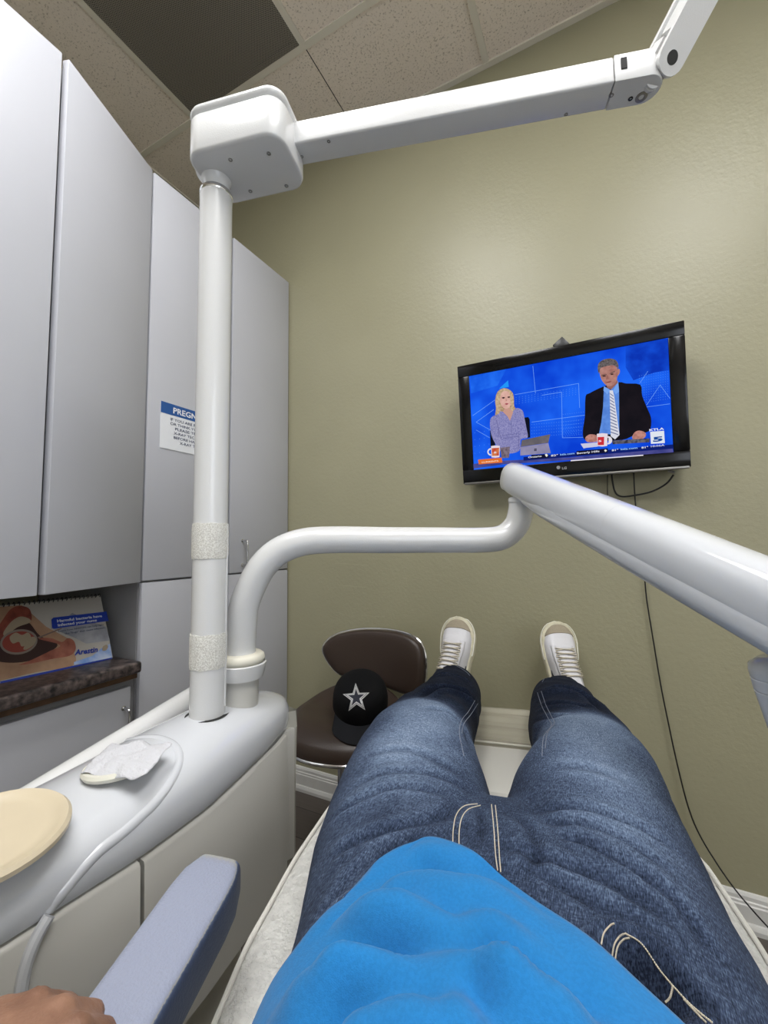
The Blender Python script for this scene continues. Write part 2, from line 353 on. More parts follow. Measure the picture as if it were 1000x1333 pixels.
# baseboard profile
def baseboard(name, p0, p1, inward):
    p0, p1, inward = Vector(p0), Vector(p1), Vector(inward)
    prof = [(0, 0), (.026, 0), (.026, .012), (.02, .022), (.015, .024), (.015, .066), (.012, .069), (.012, .075), (.009, .078), (.009, .088), (.005, .095), (0, .097)]
    b = B(); rings(b, [[p+inward*d+Vector((0, 0, z)) for d, z in prof] for p in (p0, p1)]); return tag(obj(name, b, M['base'], smooth=20), kind='structure')
baseboard('baseboard_back', (XC+.003, YB, 0), (XR, YB, 0), (0, -1, 0))
baseboard('baseboard_right', (XR, YR, 0), (XR, YB, 0), (-1, 0, 0))
baseboard('baseboard_left', (XL, YR, 0), (XL, -.3, 0), (1, 0, 0))

# ceiling return vent
t = thing('ceiling_vent', (-1.249, .908, ZC), 'dark perforated square air vent set in the speckled ceiling above the cabinets', 'vent')
b = B(); x0, x1, y0, y1 = -1.554+.013, -.944-.013, gy[1]+.013, gy[0]-.013
box(b, (x0+.02, y0+.02, ZC-.004), (x1-.02, y1-.02, ZC-.001)); obj('perforated_panel', b, M['perf'], t, smooth=0)
b = B()
for lo, hi in [((x0, y0), (x1, y0+.02)), ((x0, y1-.02), (x1, y1)), ((x0, y0+.02), (x0+.02, y1-.02)), ((x1-.02, y0+.02), (x1, y1-.02))]:
    box(b, (*lo, ZC-.006), (*hi, ZC-.0005))
obj('frame', b, M['perf'], t, smooth=0)
# ceiling lights (troffers)
LK = 17.5
def light(cx, cy, lab, k=1.0, w=.56, l=1.16):
    t = thing('ceiling_light', (cx, cy, ZC), lab, 'ceiling light')
    b = B()
    for lo, hi in [((cx-w/2-.02, cy-l/2-.02), (cx+w/2+.02, cy-l/2)), ((cx-w/2-.02, cy+l/2), (cx+w/2+.02, cy+l/2+.02)), ((cx-w/2-.02, cy-l/2), (cx-w/2, cy+l/2)), ((cx+w/2, cy-l/2), (cx+w/2+.02, cy+l/2))]:
        box(b, (*lo, ZC-.012), (*hi, ZC))
    obj('frame', b, M['base'], t, smooth=0)
    b = B(); box(b, (cx-w/2, cy-l/2, ZC-.01), (cx+w/2, cy+l/2, ZC-.001))
    obj('diffuser', b, emis_mat('lit_diffuser', (250, 250, 250), k=LK*k), t, smooth=0)
light(-.639, -.007, 'recessed rectangular ceiling light above the patient on the cabinet side')
light(.58, -.007, 'recessed rectangular ceiling light above the patient on the side away from the cabinets')

# ------------------------------------------------------------------ cabinets
ZU0, ZU1 = .984, 2.407
def handle(p, L, parent, name='handle'):                     # chrome wire pull on an x-facing door
    b = B(); x, y, z = p
    pts = cat([(x, y, z), (x+.024, y, z), (x+.03, y, z-.008), (x+.03, y, z-L/2), (x+.03, y, z-L+.008), (x+.024, y, z-L), (x, y, z-L)], 4)
    tube(b, pts, .0042, 10); 
    for zz in (z, z-L): lathe(b, [(.007, 0), (.007, .003), (.005, .004)], 14, frame((x, y, zz), (0, 1, 0), (0, 0, 1), (1, 0, 0)))
    return obj(name, b, M['chrome'], parent)
t = thing('upper_cabinet', (-1.6, .36, ZU0), 'grey flat-fronted wall cabinet at the left edge, above the counter and the mouth display', 'cabinet', 'grey cabinets')
boxobj('body', (XL+.002, .175, ZU0+.002), (-1.262, .552, ZU1), M['lam_side'], t, .001)
boxobj('door', (-1.241, .18, ZU0), (-1.221, .543, ZU1+.002), M['lam'], t)
t = thing('upper_cabinet', (-1.6, .7, ZU0), 'grey wall cabinet with slanting door, second from the left edge, left of the notice', 'cabinet', 'grey cabinets')
b = B(); prism(b, [(XL+.002, .554), (-1.258, .554), (-1.380, .882), (XL+.002, .882)], ZU1-ZU0-.004, Matrix.Translation((0, 0, ZU0+.002))); obj('body', b, M['lam_side'], t, smooth=0)
b = B(); d = Vector((-.122, .325, 0)).normalized(); nrm = Vector((d.y, -d.x, 0)); p0 = Vector((-1.221, .559, ZU0))
L2 = .345; box(b, (0, -.02, 0), (L2, 0, ZU1+.002-ZU0), .002, Mx=frame(p0, d, nrm*-1 if False else -nrm*-1, (0, 0, 1))); obj('door', b, M['lam'], t)
def tall(y0, y1, lab, hy):
    t = thing('tall_cabinet', (-1.65, (y0+y1)/2, 0), lab, 'cabinet', 'grey cabinets')
    boxobj('body', (XL+.002, y0, .002), (XC-.021, y1, ZU1-.002), M['lam_side'], t, .001)
    u = boxobj('door', (XC-.02, y0+.0035, ZU0+.003), (XC, y1-.0035, ZU1), M['lam'], t)
    l = boxobj('door', (XC-.02, y0+.0035, .1), (XC, y1-.0035, ZU0-.004), M['lam'], t)
    handle((XC, hy, 1.118), .1, u); handle((XC, hy, .93), .1, l)
    boxobj('toe_kick', (XC-.06, y0+.001, .001), (XC-.0205, y1-.001, .095), M['gap'], t, .001)
    return t
tall(.885, 1.246, 'grey full-height cabinet carrying the blue and white notice, behind the white pole', 1.2)
tall(1.248, 1.612, 'grey full-height cabinet in the corner beside the olive wall, wire handle at its left', 1.318)
t = thing('base_cabinet', (-1.6, .4, 0), 'grey low cabinet with chrome wire handle under the dark speckled counter', 'cabinet', 'grey cabinets')
boxobj('body', (XL+.002, -.24, .002), (XC-.021, .883, .688), M['lam_side'], t, .001)
for ya, yb, hy in ((.50, .86, .838), (.13, .492, .47), (-.235, .122, .1)):
    dd = boxobj('door', (XC-.02, ya, .1), (XC, yb, .662), M['lam'], t); handle((XC, hy, .602), .1, dd)
b = B(); box(b, (XL+.002, -.25, .7075), (-1.30, .868, .742), .008, 3)
tag(obj('countertop', b, M['granite'], origin=(-1.6, .3, .7)), 'dark speckled laminate countertop in the recess under the grey wall cabinets', 'countertop')
b = B(); box(b, (XL+.002, -.24, .6885), (-1.322, .866, .7070)); obj('countertop_underlay', b, M['wood'], t, smooth=0)

# notice on the cabinet door
t = thing('notice', (XC, 1.06, 1.5), 'white notice with blue PREGNANT heading taped on the grey cabinet door behind the pole', 'sign')
b = B(); box(b, (XC+.0005, .935, 1.438), (XC+.0022, 1.195, 1.602), .0004, 1); obj('card', b, M['paper'], t, smooth=0)
b = B(); box(b, (XC+.0023, .935, 1.562), (XC+.0027, 1.195, 1.602)); obj('heading_band', b, M['signblue'], t, smooth=0)
b = B(); text(b, 'PREGNANT', (XC+.003, 1.065, 1.571), (0, 1, 0), (0, 0, 1), .021, .165, bold=.02, align='CENTER'); obj('heading_text', b, M['paper'], t, smooth=0, recalc=False)
b = B()
for i, s in enumerate(['IF YOU ARE PREGNANT', 'OR THINK YOU MAY BE', 'PLEASE TELL THE', 'X-RAY TECHNICIAN', 'BEFORE HAVING AN', 'X-RAY TAKEN']):
    text(b, s, (XC+.003, 1.065, 1.5425-.0158*i), (0, 1, 0), (0, 0, 1), .0098, len(s)*.0098, bold=.012, align='CENTER')
obj('body_text', b, M['ink'], t, smooth=0, recalc=False)

# mouth display board (flip chart), its colours lowered to hold the recess shade
PB0 = Vector((-1.44, .30, .744)); 
bx = Vector((.035, .548, 0)).normalized(); bz = Vector((-.09, 0, .19)).normalized(); bz = (bz - bx*bz.dot(bx)).normalized(); bn = bx.cross(bz)
if bn.x < 0: bn = -bn
P_BR = Vector((-1.42, .848, .744))
def bpt(px, py, lift=0):                                     # pixel -> point of the board plane
    d = ray(px, py); tt = (P_BR-EYE).dot(bn)/d.dot(bn); return EYE+d*tt+bn*lift
t = thing('display_board', P_BR, 'dental display chart with open mouth picture leaning on the dark counter', 'display')
TR_ = bpt(130, 775); hB = (TR_-P_BR).dot(bz); 
b = B(); Lb = .56; box(b, (-Lb, 0, 0), (0, hB, .005), .001, 1, Mx=frame(P_BR-bn*.0052, bx, bz, bx.cross(bz)))
Mb = mat('display_card', (178, 172, 162), .35); obj('card', b, Mb, t, smooth=0)
b = B(); box(b, (-1.60, .40, .7425), (-1.55, .80, .746), .001, 1); box(b, (-1.56, .45, .744), (-1.552, .75, .90), .001, 1); obj('easel_back', b, M['navy'], t, smooth=0)
def flat(name, polys, m_, parent, ptf, lift, thick=0):
    b = B()
    for pts in polys:
        b.faces.new([b.verts.new(ptf(x, y, lift)) for x, y in pts])
    bmesh.ops.triangulate(b, faces=b.faces[:])
    return obj(name, b, m_, parent, smooth=0, recalc=False)
def z1(pts): return [(x/5, 750+y/5) for x, y in pts]
def smooth2(pts, n=5): return [(p.x, p.y) for p in cat([(x, y, 0) for x, y in pts], n, closed=True)]
def inplane(px, py):
    p = bpt(px, py); return (p-P_BR).dot(bx), (p-P_BR).dot(bz)
SK = mat('printed_skin', (178, 142, 112), .4, c2=(152, 116, 90), vscale=14); LIP = mat('printed_lip', (142, 72, 56), .4, c2=(108, 50, 40), vscale=30); LIP2 = mat('printed_lower_lip', (170, 104, 84), .4, c2=(140, 76, 60), vscale=25)
MO = mat('printed_mouth_dark', (52, 26, 22), .4); TE = mat('printed_teeth', (158, 142, 118), .4); GU = mat('printed_gum', (140, 60, 48), .4)
BLB = mat('printed_blue_band', (22, 52, 150), .4); PBW = mat('printed_white', (205, 208, 214), .4); GRS = mat('printed_silver_grey', (168, 168, 172), .4, c2=(120, 122, 130), vscale=12); BLC = mat('printed_pale_blue', (110, 150, 214), .4, c2=(200, 210, 226), vscale=16)
pic = thing
flat('skin_print', [z1(smooth2([(-60, 560), (0, 540), (60, 520), (220, 470), (400, 480), (480, 500), (470, 585), (240, 625), (0, 682), (-80, 700)], 4))], SK, t, bpt, .0012)
flat('skin_print', [z1([(-60, 200), (0, 200), (140, 190), (200, 240), (300, 330), (440, 405), (480, 470), (300, 560), (0, 600), (-60, 600)])], SK, t, bpt, .001)
flat('grey_print', [z1([(470, 240), (600, 300), (690, 330), (715, 420), (560, 440), (480, 400), (330, 340)])], GRS, t, bpt, .0008)
flat('blue_print', [z1([(480, 578), (730, 540), (715, 440), (660, 470), (600, 520), (480, 560)])], BLC, t, bpt, .0014)
flat('blue_print', [z1([(0, 700), (730, 545), (728, 530), (470, 585), (0, 686)])], BLB, t, bpt, .0015)
flat('lip_print', [z1(smooth2([(-40, 380), (20, 280), (70, 215), (130, 195), (190, 215), (205, 280), (180, 300), (130, 290), (80, 320), (30, 390), (-40, 440)]))], LIP, t, bpt, .0018)
flat('mouth_print', [z1(smooth2([(-40, 440), (30, 370), (90, 320), (180, 300), (260, 390), (370, 440), (330, 490), (200, 550), (60, 565), (-40, 540)]))], MO, t, bpt, .0016)
flat('teeth_print', [z1(smooth2([(20, 370), (70, 300), (130, 265), (190, 280), (190, 305), (110, 335), (40, 390)]))], TE, t, bpt, .0020)
flat('lip_print', [z1(smooth2([(250, 410), (330, 405), (400, 430), (440, 405), (480, 425), (490, 480), (450, 520), (340, 540), (200, 570), (120, 580), (200, 548), (320, 490), (390, 450)]))], LIP2, t, bpt, .0021)
cen = [(120+122*cos(a), 430+82*sin(a)+(-.1)*122*cos(a)) for a in [2*pi*i/28 for i in range(28)]]
cin = [(120+108*cos(a), 430+68*sin(a)+(-.1)*108*cos(a)) for a in [2*pi*i/28 for i in range(28)]]
flat('mirror_rim_print', [z1(cen)], mat('printed_mirror_rim', (132, 120, 110), .3), t, bpt, .0024)
flat('mirror_print', [z1(cin)], GU, t, bpt, .0027)
flat('mirror_teeth_print', [z1(smooth2([(60, 400), (100, 370), (140, 385), (180, 370), (200, 400), (190, 440), (140, 460), (120, 430), (80, 440)])), z1(smooth2([(200, 400), (232, 410), (215, 450), (170, 480), (150, 470)]))], TE, t, bpt, .0030)
flat('mirror_handle_print', [z1([(240, 400), (250, 408), (400, 345), (398, 338)])], mat('printed_handle', (120, 100, 92), .3), t, bpt, .0030)
flat('blue_band_print', [z1([(332, 285), (345, 272), (690, 232), (705, 293), (348, 345), (336, 338)])], BLB, t, bpt, .0030)
def btext(s, pl_, pr_, m_, name, bold=0, shear=0, h=.01, lift=.0034):
    a = bpt(*z1([pl_])[0]); c = bpt(*z1([pr_])[0]); b = B()
    text(b, s, a+bn*lift, (c-a), bz, h, (c-a).length, bold=bold, shear=shear); return obj(name, b, m_, t, smooth=0, recalc=False)
btext('Harmful bacteria have', (370, 303), (662, 268), PBW, 'headline_text', .03, h=.0085)
btext('infected your gums', (374, 330), (628, 296), PBW, 'headline_text', .03, h=.0085)
btext('Learn how ARESTIN can help fight', (378, 366), (672, 322), M['ink'], 'small_text', .01, h=.0055)
btext('the "bugs" that cause infection', (420, 382), (678, 342), M['ink'], 'small_text', .01, h=.0055)
btext('Arestin', (482, 517), (636, 494), BLB, 'brand_text', .03, .35, h=.0165)
flat('leaf_logo_print', [z1(smooth2([(662, 480), (668, 460), (690, 448), (700, 462), (688, 484), (668, 488)]))], TE, t, bpt, .0032)
# spiral binding
b = B(); 
for i in range(46):
    s = -.004-i*.012; c0 = P_BR+bx*s+bz*hB
    tube(b, [c0+bz*(.0055*cos(a))+bn*(.0055*sin(a)) for a in [2*pi*k/9 for k in range(9)]], .0013, 5, closed=True)
tag(obj('spiral_binding', b, M['dark'], t), kind='stuff')

# ------------------------------------------------------------------ television
TO = Vector((-.104, 1.51, 1.5305)); tx = Vector((1, 0, 0)); tz = Vector((0, -.04, .431)).normalized(); tnn = tx.cross(tz)   # toward the viewer
def tvp(px, py, lift=0):
    d = ray(px, py); k = (TO-EYE).dot(tnn)/d.dot(tnn); return EYE+d*k+tnn*lift
def tl(px, py): p = tvp(px, py)-TO; return p.dot(tx), p.dot(tz)
TF = frame(TO, tx, tz, tnn)
tv = thing('television', (TO.x, YB-.02, TO.z), 'flat television with glossy black frame showing two news presenters, on the olive wall', 'television')
X0, X1, Z0, Z1 = -.347, .345, -.2165, .2165
a_ = tl(612, 489.5); b_ = tl(871, 440); c_ = tl(875, 589); d_ = tl(616, 611)
sx0, sx1 = (a_[0]+d_[0])/2, (b_[0]+c_[0])/2; sz0, sz1 = (c_[1]+d_[1])/2, (a_[1]+b_[1])/2
b = B(); 
for lo, hi in [((X0, sz1), (X1, Z1)), ((X0, Z0), (X1, sz0)), ((X0, sz0), (sx0, sz1)), ((sx1, sz0), (X1, sz1))]:
    box(b, (*lo, -.03), (*hi, .004), .0025, 2, Mx=TF)
obj('frame', b, M['blackgloss'], tv)
b = B(); box(b, (X0+.01, Z0+.01, -.055), (X1-.01, Z1-.01, -.030), .01, 3, Mx=TF); obj('back_shell', b, M['dark'], tv)
b = B(); box(b, (X0+.004, Z0-.004, -.02), (X1-.004, Z0+.004, .0052), .002, 2, Mx=TF); obj('trim_strip', b, M['steel'], tv)
b = B(); box(b, (-.08, -.1, -.073), (.08, .1, -.055), .003, 2, Mx=TF); mt = obj('mount_plate', b, M['dark'], tv)
b = B(); box(b, (TO.x-.06, YB-.02, TO.z-.12), (TO.x+.06, YB-.001, TO.z+.20), .003); 
q = Vector((-.065, 1.51, 1.76)); box(b, (-.02, -.0, -.02), (.02, .02, .02), .002, Mx=frame((.005+TO.x+.0, 1.54, 1.772), (.8, 0, .6), (0, 1, 0), (-.6, 0, .8)))
box(b, (TO.x-.005, 1.548, 1.69), (TO.x+.015, YB-.01, 1.78), .002)
obj('wall_bracket', b, M['dark'], tv)
SB = emis_mat('screen_blue', (10, 62, 210), (30, 104, 246), 7)
b = B(); b.faces.new([b.verts.new(TF @ Vector(p)) for p in ((sx0-.002, sz0-.002, .0005), (sx1+.002, sz0-.002, .0005), (sx1+.002, sz1+.002, .0005), (sx0-.002, sz1+.002, .0005))])
scr = obj('screen', b, SB, tv, smooth=0, recalc=False)
def z3(p): return [(580+x*.34, 400+y*.34) for x, y in p]
def z6(p): return [(620+x*.14, 480+y*.14) for x, y in p]
def z7(p): return [(740+x*.16, 440+y*.16) for x, y in p]
LY = [.0008]
def sp(name, polys, c, c2=None, scale=60, lab=None):
    LY[0] += .00012
    m_ = c if not isinstance(c, tuple) else emis_mat('screen_'+name, c, c2, scale)
    if len(polys) <= 5:
        for q_ in polys: o = flat(name, [q_], m_, scr, tvp, LY[0])
        return o
    return tag(flat(name, polys, m_, scr, tvp, LY[0]), kind='stuff')
def stx(s, p0, p1, h, c, name='caption', bold=.02, col_=None):
    LY[0] += .0001; a = tvp(*p0, LY[0]); c1 = tvp(*p1, LY[0]); b = B()
    text(b, s, a, tx, tz, h, (c1-a).dot(tx), bold=bold); return obj(name, b, emis_mat('screen_'+name, c), scr, smooth=0, recalc=False)
def line(p0, p1, w=.5):
    x0, y0 = p0; x1, y1 = p1; L = math.hypot(x1-x0, y1-y0); nx, ny = -(y1-y0)/L*w/2, (x1-x0)/L*w/2
    return [(x0+nx, y0+ny), (x1+nx, y1+ny), (x1-nx, y1-ny), (x0-nx, y0-ny)]
sp('backdrop_shade', [z3([(690, 150), (760, 125), (857, 120), (860, 240), (800, 250), (720, 280), (690, 230)])], (12, 52, 178), (20, 78, 214), 20)
sp('backdrop_shade', [z3([(95, 262), (240, 225), (200, 300), (98, 330)])], (18, 84, 222), (36, 112, 244), 20)
sp('backdrop_triangle', [z3([(205, 312), (240, 280), (243, 305)])], (34, 150, 248))
sp('backdrop_lines', [line(*z3(q), w=.45) for q in [((105, 415), (190, 355)), ((118, 440), (185, 392)), ((118, 440), (172, 470)), ((118, 470), (170, 500)), ((265, 335), (510, 292)), ((510, 292), (514, 385)), ((370, 337), (445, 325)), ((445, 325), (448, 500)), ((330, 440), (860, 370)), ((770, 375), (822, 298)), ((822, 298), (860, 350)), ((745, 290), (775, 245)), ((448, 500), (530, 498)), ((335, 225), (345, 330))]], (120, 176, 255))
dots = []
for i in range(7):
    for j in range(11):
        x = 450+j*8.6-(i*0); y = 410+i*14-j*1.1
        dots.append((x, y))
for i in range(12):
    for j in range(13): dots.append((742+j*9, 262+i*9.5-j*1.4))
for i in range(9):
    for j in range(20):
        if j*12 < 235: dots.append((270+j*12, 345+i*8-j*1.9) if i < 4 else (330+j*9.4, 400+i*12-j*.8))
for i in range(4):
    for j in range(4): dots.append((112+j*18, 480+i*26-j*3))
sp('backdrop_dots', [z3([(x, y), (x+1.9, y), (x+1.9, y+1.9), (x, y+1.9)]) for x, y in dots if x < 856], (88, 150, 250))
# woman presenter on screen
sp('chair_picture', [z6([(448, 455), (485, 450), (498, 470), (503, 640), (440, 650)]), z6([(130, 575), (165, 570), (180, 720), (135, 740)])], (16, 20, 34))
sp('hair_picture', [z6(smooth2([(255, 182), (300, 190), (340, 225), (352, 280), (356, 350), (385, 395), (370, 440), (310, 440), (240, 400), (215, 450), (190, 470), (178, 430), (185, 370), (178, 300), (190, 235), (215, 200)]))], (196, 170, 138), (150, 122, 92), 150)
sp('shirt_picture', [z6(smooth2([(225, 395), (265, 420), (310, 440), (370, 368), (430, 388), (448, 450), (470, 560), (480, 640), (415, 660), (405, 760), (300, 790), (215, 760), (190, 715), (150, 640), (132, 560), (132, 475), (160, 440), (200, 425)], 3))], (152, 150, 196), (112, 112, 168), 260)
sp('shirt_picture', [line(*z6(q), w=.5) for q in [((190, 480), (235, 660)), ((395, 590), (400, 760)), ((240, 620), (385, 605)), ((250, 650), (390, 630)), ((325, 480), (330, 600)), ((205, 560), (215, 640))]], (88, 88, 140))
sp('skin_picture', [z6([(265, 370), (312, 370), (345, 405), (315, 485), (290, 440), (250, 405)])], (196, 150, 136))
sp('face_picture', [z6(smooth2([(268, 205), (308, 210), (330, 250), (328, 310), (312, 355), (285, 372), (250, 360), (225, 315), (215, 265), (232, 220)]))], (222, 178, 166), (208, 160, 148), 60)
sp('hair_lock_picture', [z6(smooth2([(262, 184), (300, 194), (332, 228), (345, 290), (352, 350), (340, 400), (326, 350), (330, 290), (322, 245), (300, 214), (265, 206)], 3)), z6(smooth2([(262, 184), (268, 206), (240, 222), (226, 262), (222, 320), (226, 370), (212, 420), (192, 400), (186, 330), (192, 250), (222, 200)], 3))], (206, 182, 150), (176, 148, 116), 150)
sp('eye_picture', [z6(smooth2([(238, 272), (255, 264), (270, 270), (255, 280)], 3)), z6(smooth2([(290, 266), (305, 258), (318, 264), (306, 273)], 3))], (62, 40, 44))
sp('nose_picture', [z6([(278, 275), (288, 298), (276, 302)])], (184, 132, 122))
sp('mouth_picture', [z6(smooth2([(268, 328), (285, 321), (302, 326), (286, 337)], 3))], (160, 76, 86))
# table things on screen
sp('laptop_picture', [z6([(425, 665), (690, 610), (672, 690), (415, 728)])], (112, 106, 110), (96, 92, 100), 40)
sp('laptop_picture', [z6([(412, 730), (672, 692), (694, 785), (412, 808)])], (150, 146, 176), (132, 128, 160), 30)
sp('laptop_logo', [z6([(541, 744), (551, 743), (551, 753), (541, 754)]), z6([(553, 743), (563, 742), (563, 752), (553, 753)]), z6([(541, 756), (551, 755), (551, 765), (541, 766)]), z6([(553, 755), (563, 754), (563, 764), (553, 765)])], (30, 28, 40))
sp('glass_picture', [z6([(225, 735), (315, 725), (308, 828), (238, 832)])], (96, 84, 98), (130, 116, 130), 120)
def mug(f, x0, y0, x1, y1, hside):
    w = x1-x0
    hx = x0 if hside < 0 else x1
    ring = [(hx+hside*w*.42*sin(a)*1, (y0+y1)/2-(y1-y0)*.33*cos(a)) for a in [pi*i/10 for i in range(11)]]
    inn = [(hx+hside*w*.27*sin(a), (y0+y1)/2-(y1-y0)*.2*cos(a)) for a in [pi*i/10 for i in range(10, -1, -1)]]
    sp('mug_picture', [f(ring+inn)], (226, 222, 230))
    sp('mug_picture', [f([(x0, y0), (x0+w*.5, y0-6), (x1, y0-2), (x1-w*.04, y1-6), (x0+w*.5, y1), (x0+w*.06, y1-4)])], (228, 216, 224))
mug(z6, 140, 720, 222, 828, -1)
sp('mug_logo', [z6([(146, 740), (216, 735), (214, 808), (150, 812)])], (186, 52, 52), (210, 120, 70), 60)
stx('5', z6([(166, 788)])[0], z6([(192, 788)])[0], .0055, (240, 240, 250), 'mug_numeral')
# man presenter on screen
sp('jacket_picture', [z7(smooth2([(282, 398), (410, 362), (470, 372), (585, 382), (600, 470), (640, 570), (672, 650), (668, 740), (630, 770), (520, 800), (440, 830), (230, 840), (135, 830), (118, 760), (135, 640), (140, 480), (175, 450)], 3))], (28, 24, 30), (22, 20, 26), 30)
sp('blue_shirt_picture', [z7([(290, 395), (345, 425), (405, 350), (412, 420), (415, 790), (250, 780), (268, 690), (283, 560)])], (98, 146, 226), (80, 126, 210), 60)
sp('tie_picture', [z7([(335, 428), (362, 428), (372, 470), (416, 790), (380, 826), (345, 800), (338, 520)])], (214, 216, 228))
sp('tie_stripes', [z7([(338+(i*14)*.03, 450+i*26), (368+i*3.2, 472+i*26), (368+i*3.2, 480+i*26), (338+(i*14)*.03, 458+i*26)]) for i in range(13)], (108, 116, 150))
sp('collar_picture', [z7([(290, 395), (340, 425), (318, 462), (286, 430)]), z7([(405, 355), (412, 440), (385, 460), (362, 430)])], (116, 164, 238))
sp('neck_picture', [z7([(310, 395), (400, 345), (402, 368), (350, 420), (322, 412)])], (148, 100, 92))
sp('ear_picture', [z7(smooth2([(398, 255), (416, 258), (418, 285), (400, 312), (394, 285)], 4))], (178, 126, 116))
sp('face_picture', [z7(smooth2([(256, 250), (300, 232), (360, 225), (396, 246), (400, 310), (385, 365), (345, 395), (310, 388), (275, 350), (258, 305)]))], (184, 134, 124), (156, 106, 98), 70)
sp('hair_picture', [z7(smooth2([(240, 262), (244, 215), (280, 182), (340, 170), (388, 185), (408, 225), (404, 262), (394, 240), (360, 225), (300, 235), (262, 250), (250, 290)]))], (74, 68, 70), (116, 108, 108), 200)
sp('brow_picture', [z7([(266, 302), (312, 296), (312, 304), (268, 310)]), z7([(336, 290), (378, 268), (380, 278), (340, 298)])], (120, 88, 82))
sp('eye_picture', [z7(smooth2([(276, 313), (292, 307), (306, 312), (290, 318)], 3)), z7(smooth2([(342, 300), (356, 292), (370, 296), (356, 304)], 3))], (50, 34, 34))
sp('nose_picture', [z7([(316, 300), (330, 335), (306, 340)])], (150, 100, 92))
sp('mouth_picture', [z7(smooth2([(300, 366), (325, 357), (352, 356), (328, 366)], 3))], (126, 66, 64))
sp('hand_picture', [z7(smooth2([(140, 810), (175, 786), (230, 795), (240, 840), (180, 850), (145, 840)], 3)), z7(smooth2([(518, 810), (540, 768), (580, 755), (625, 772), (628, 800), (600, 822), (540, 830)], 3))], (196, 140, 128), (164, 110, 100), 140)
sp('desk_picture', [z7([(100, 862), (240, 850), (240, 885), (145, 895), (125, 900)])], (200, 200, 224))
sp('desk_picture', [z7([(355, 838), (530, 825), (660, 818), (660, 850), (360, 866)])], (110, 108, 120), (40, 38, 52), 90)
mug(z7, 232, 782, 320, 885, 1)
sp('mug_logo', [z7([(238, 808), (292, 806), (290, 872), (240, 874)])], (200, 48, 58))
stx('5', z7([(246, 848)])[0], z7([(270, 848)])[0], .0055, (240, 240, 250), 'mug_numeral')
# lower third
sp('desk_edge_picture', [z3([(108, 600), (220, 588), (480, 575), (868, 540), (872, 556), (480, 585), (220, 602), (110, 618)])], (58, 62, 128), (84, 84, 150), 30)
sp('desk_light_strip', [z3([(480, 586), (757, 565), (757, 569), (480, 590)])], (230, 226, 236))
sp('ticker_band', [z3([(300, 574), (870, 526), (870, 542), (300, 588)])], (16, 32, 110))
sp('ticker_panel', [z3([(502, 551), (622, 541), (622, 557), (502, 568)]), z3([(330, 566), (395, 562), (395, 577), (330, 581)])], (20, 20, 46))
sp('ticker_sun', [z3(smooth2([(382, 565), (388, 562), (393, 567), (388, 573)], 3)), z3(smooth2([(608, 549), (613, 545), (618, 549), (613, 554)], 3))], (236, 236, 224))
for s, a, c in [('Ontario', (318, 578), (370, 578)), ('82°', (405, 572), (432, 571)), ('ktla.com', (440, 568), (495, 566)), ('Beverly Hills', (504, 563), (590, 559)), ('81°', (637, 552), (662, 550)), ('ktla.com', (671, 548), (735, 545)), ('81°', (750, 542), (776, 540))]:
    stx(s, *z3([a, c]), .0058, (150, 196, 255) if 'k' in s and 'com' in s else (226, 228, 240), 'ticker_text')
sp('currents_panel', [z3([(127, 584), (217, 576), (220, 595), (129, 602)])], (222, 112, 44))
stx('CURRENTS', *z3([(140, 597), (205, 594)]), .0048, (250, 220, 190), 'panel_text')
sp('station_logo_panel', [z3([(783, 478), (836, 474), (839, 521), (786, 524)])], (222, 228, 238))
stx('5', *z3([(794, 516), (832, 516)]), .0138, (24, 74, 152), 'logo_numeral', .05)
stx('KTLA', *z3([(780, 476), (836, 472)]), .0068, (226, 232, 244), 'logo_text', .03)
stx('10:06A', *z3([(786, 537), (838, 532)]), .0058, (206, 212, 236), 'clock_text', .01)
b = B(); pc = tvp(580+433*.34, 400+614*.34, .0045)
b.faces.new([b.verts.new(pc+tx*.0058*cos(a)+tz*.0058*sin(a)) for a in [2*pi*i/24 for i in range(24)]])
obj('maker_emblem', b, mat('pale_grey_print', (150, 150, 152), .4), tv, smooth=0, recalc=False)
b = B(); text(b, 'LG', tvp(580+447*.34, 400+621*.34, .0045), tx, tz, .0078, .014, bold=.02); obj('maker_letters', b, mat('silver_print', (176, 176, 178), .4), tv, smooth=0, recalc=False)
b = B(); tube(b, [TF @ Vector((.29, Z0-.006, -.02)), TF @ Vector((.306, Z0-.012, -.02))], .004, 8); obj('cable_clip', b, M['steel'], tv)
# cables
b = B(); tube(b, cat([pl(877, 618, 1, 1.55), pl(867, 630, 1, 1.56), pl(848, 640, 1, 1.57), pl(825, 645, 1, 1.58), pl(808, 646, 1, 1.59), pl(800, 638, 1, 1.59), pl(796, 615, 1, 1.58)], 6), .0028, 8)
tag(obj('looped_cable', b, M['cable'], origin=pl(850, 630, 1, 1.57)), 'thick black cable looping just below the lower right of the television', 'cable')
b = B(); tube(b, cat([pl(791, 612, 1, 1.59), pl(791, 650, 1, 1.6), pl(792, 672, 1, 1.603), pl(793, 690, 1, 1.604)], 4), .0013, 6)
obj('wire', b, M['cable'], tv)
b = B(); tube(b, cat([pl(825, 612, 1, 1.59), pl(827, 650, 1, 1.6), pl(832, 700, 1, 1.6), pl(838, 738, 1, 1.6), pl(842, 780, 1, 1.6), pl(850, 830, 1, 1.6), pl(860, 890, 1, 1.6), pl(870, 940, 1, 1.598), pl(883, 1000, 1, 1.594), pl(896, 1050, 1, 1.588), pl(910, 1085, 1, 1.58), pl(932, 1122, 1, 1.57), pl(955, 1155, 1, 1.56), pl(980, 1185, 1, 1.55), pl(1000, 1207, 1, 1.545), pl(1030, 1240, 1, 1.54), (.5, 1.53, .004), (.9, 1.5, .004)], 5), .0021, 8)
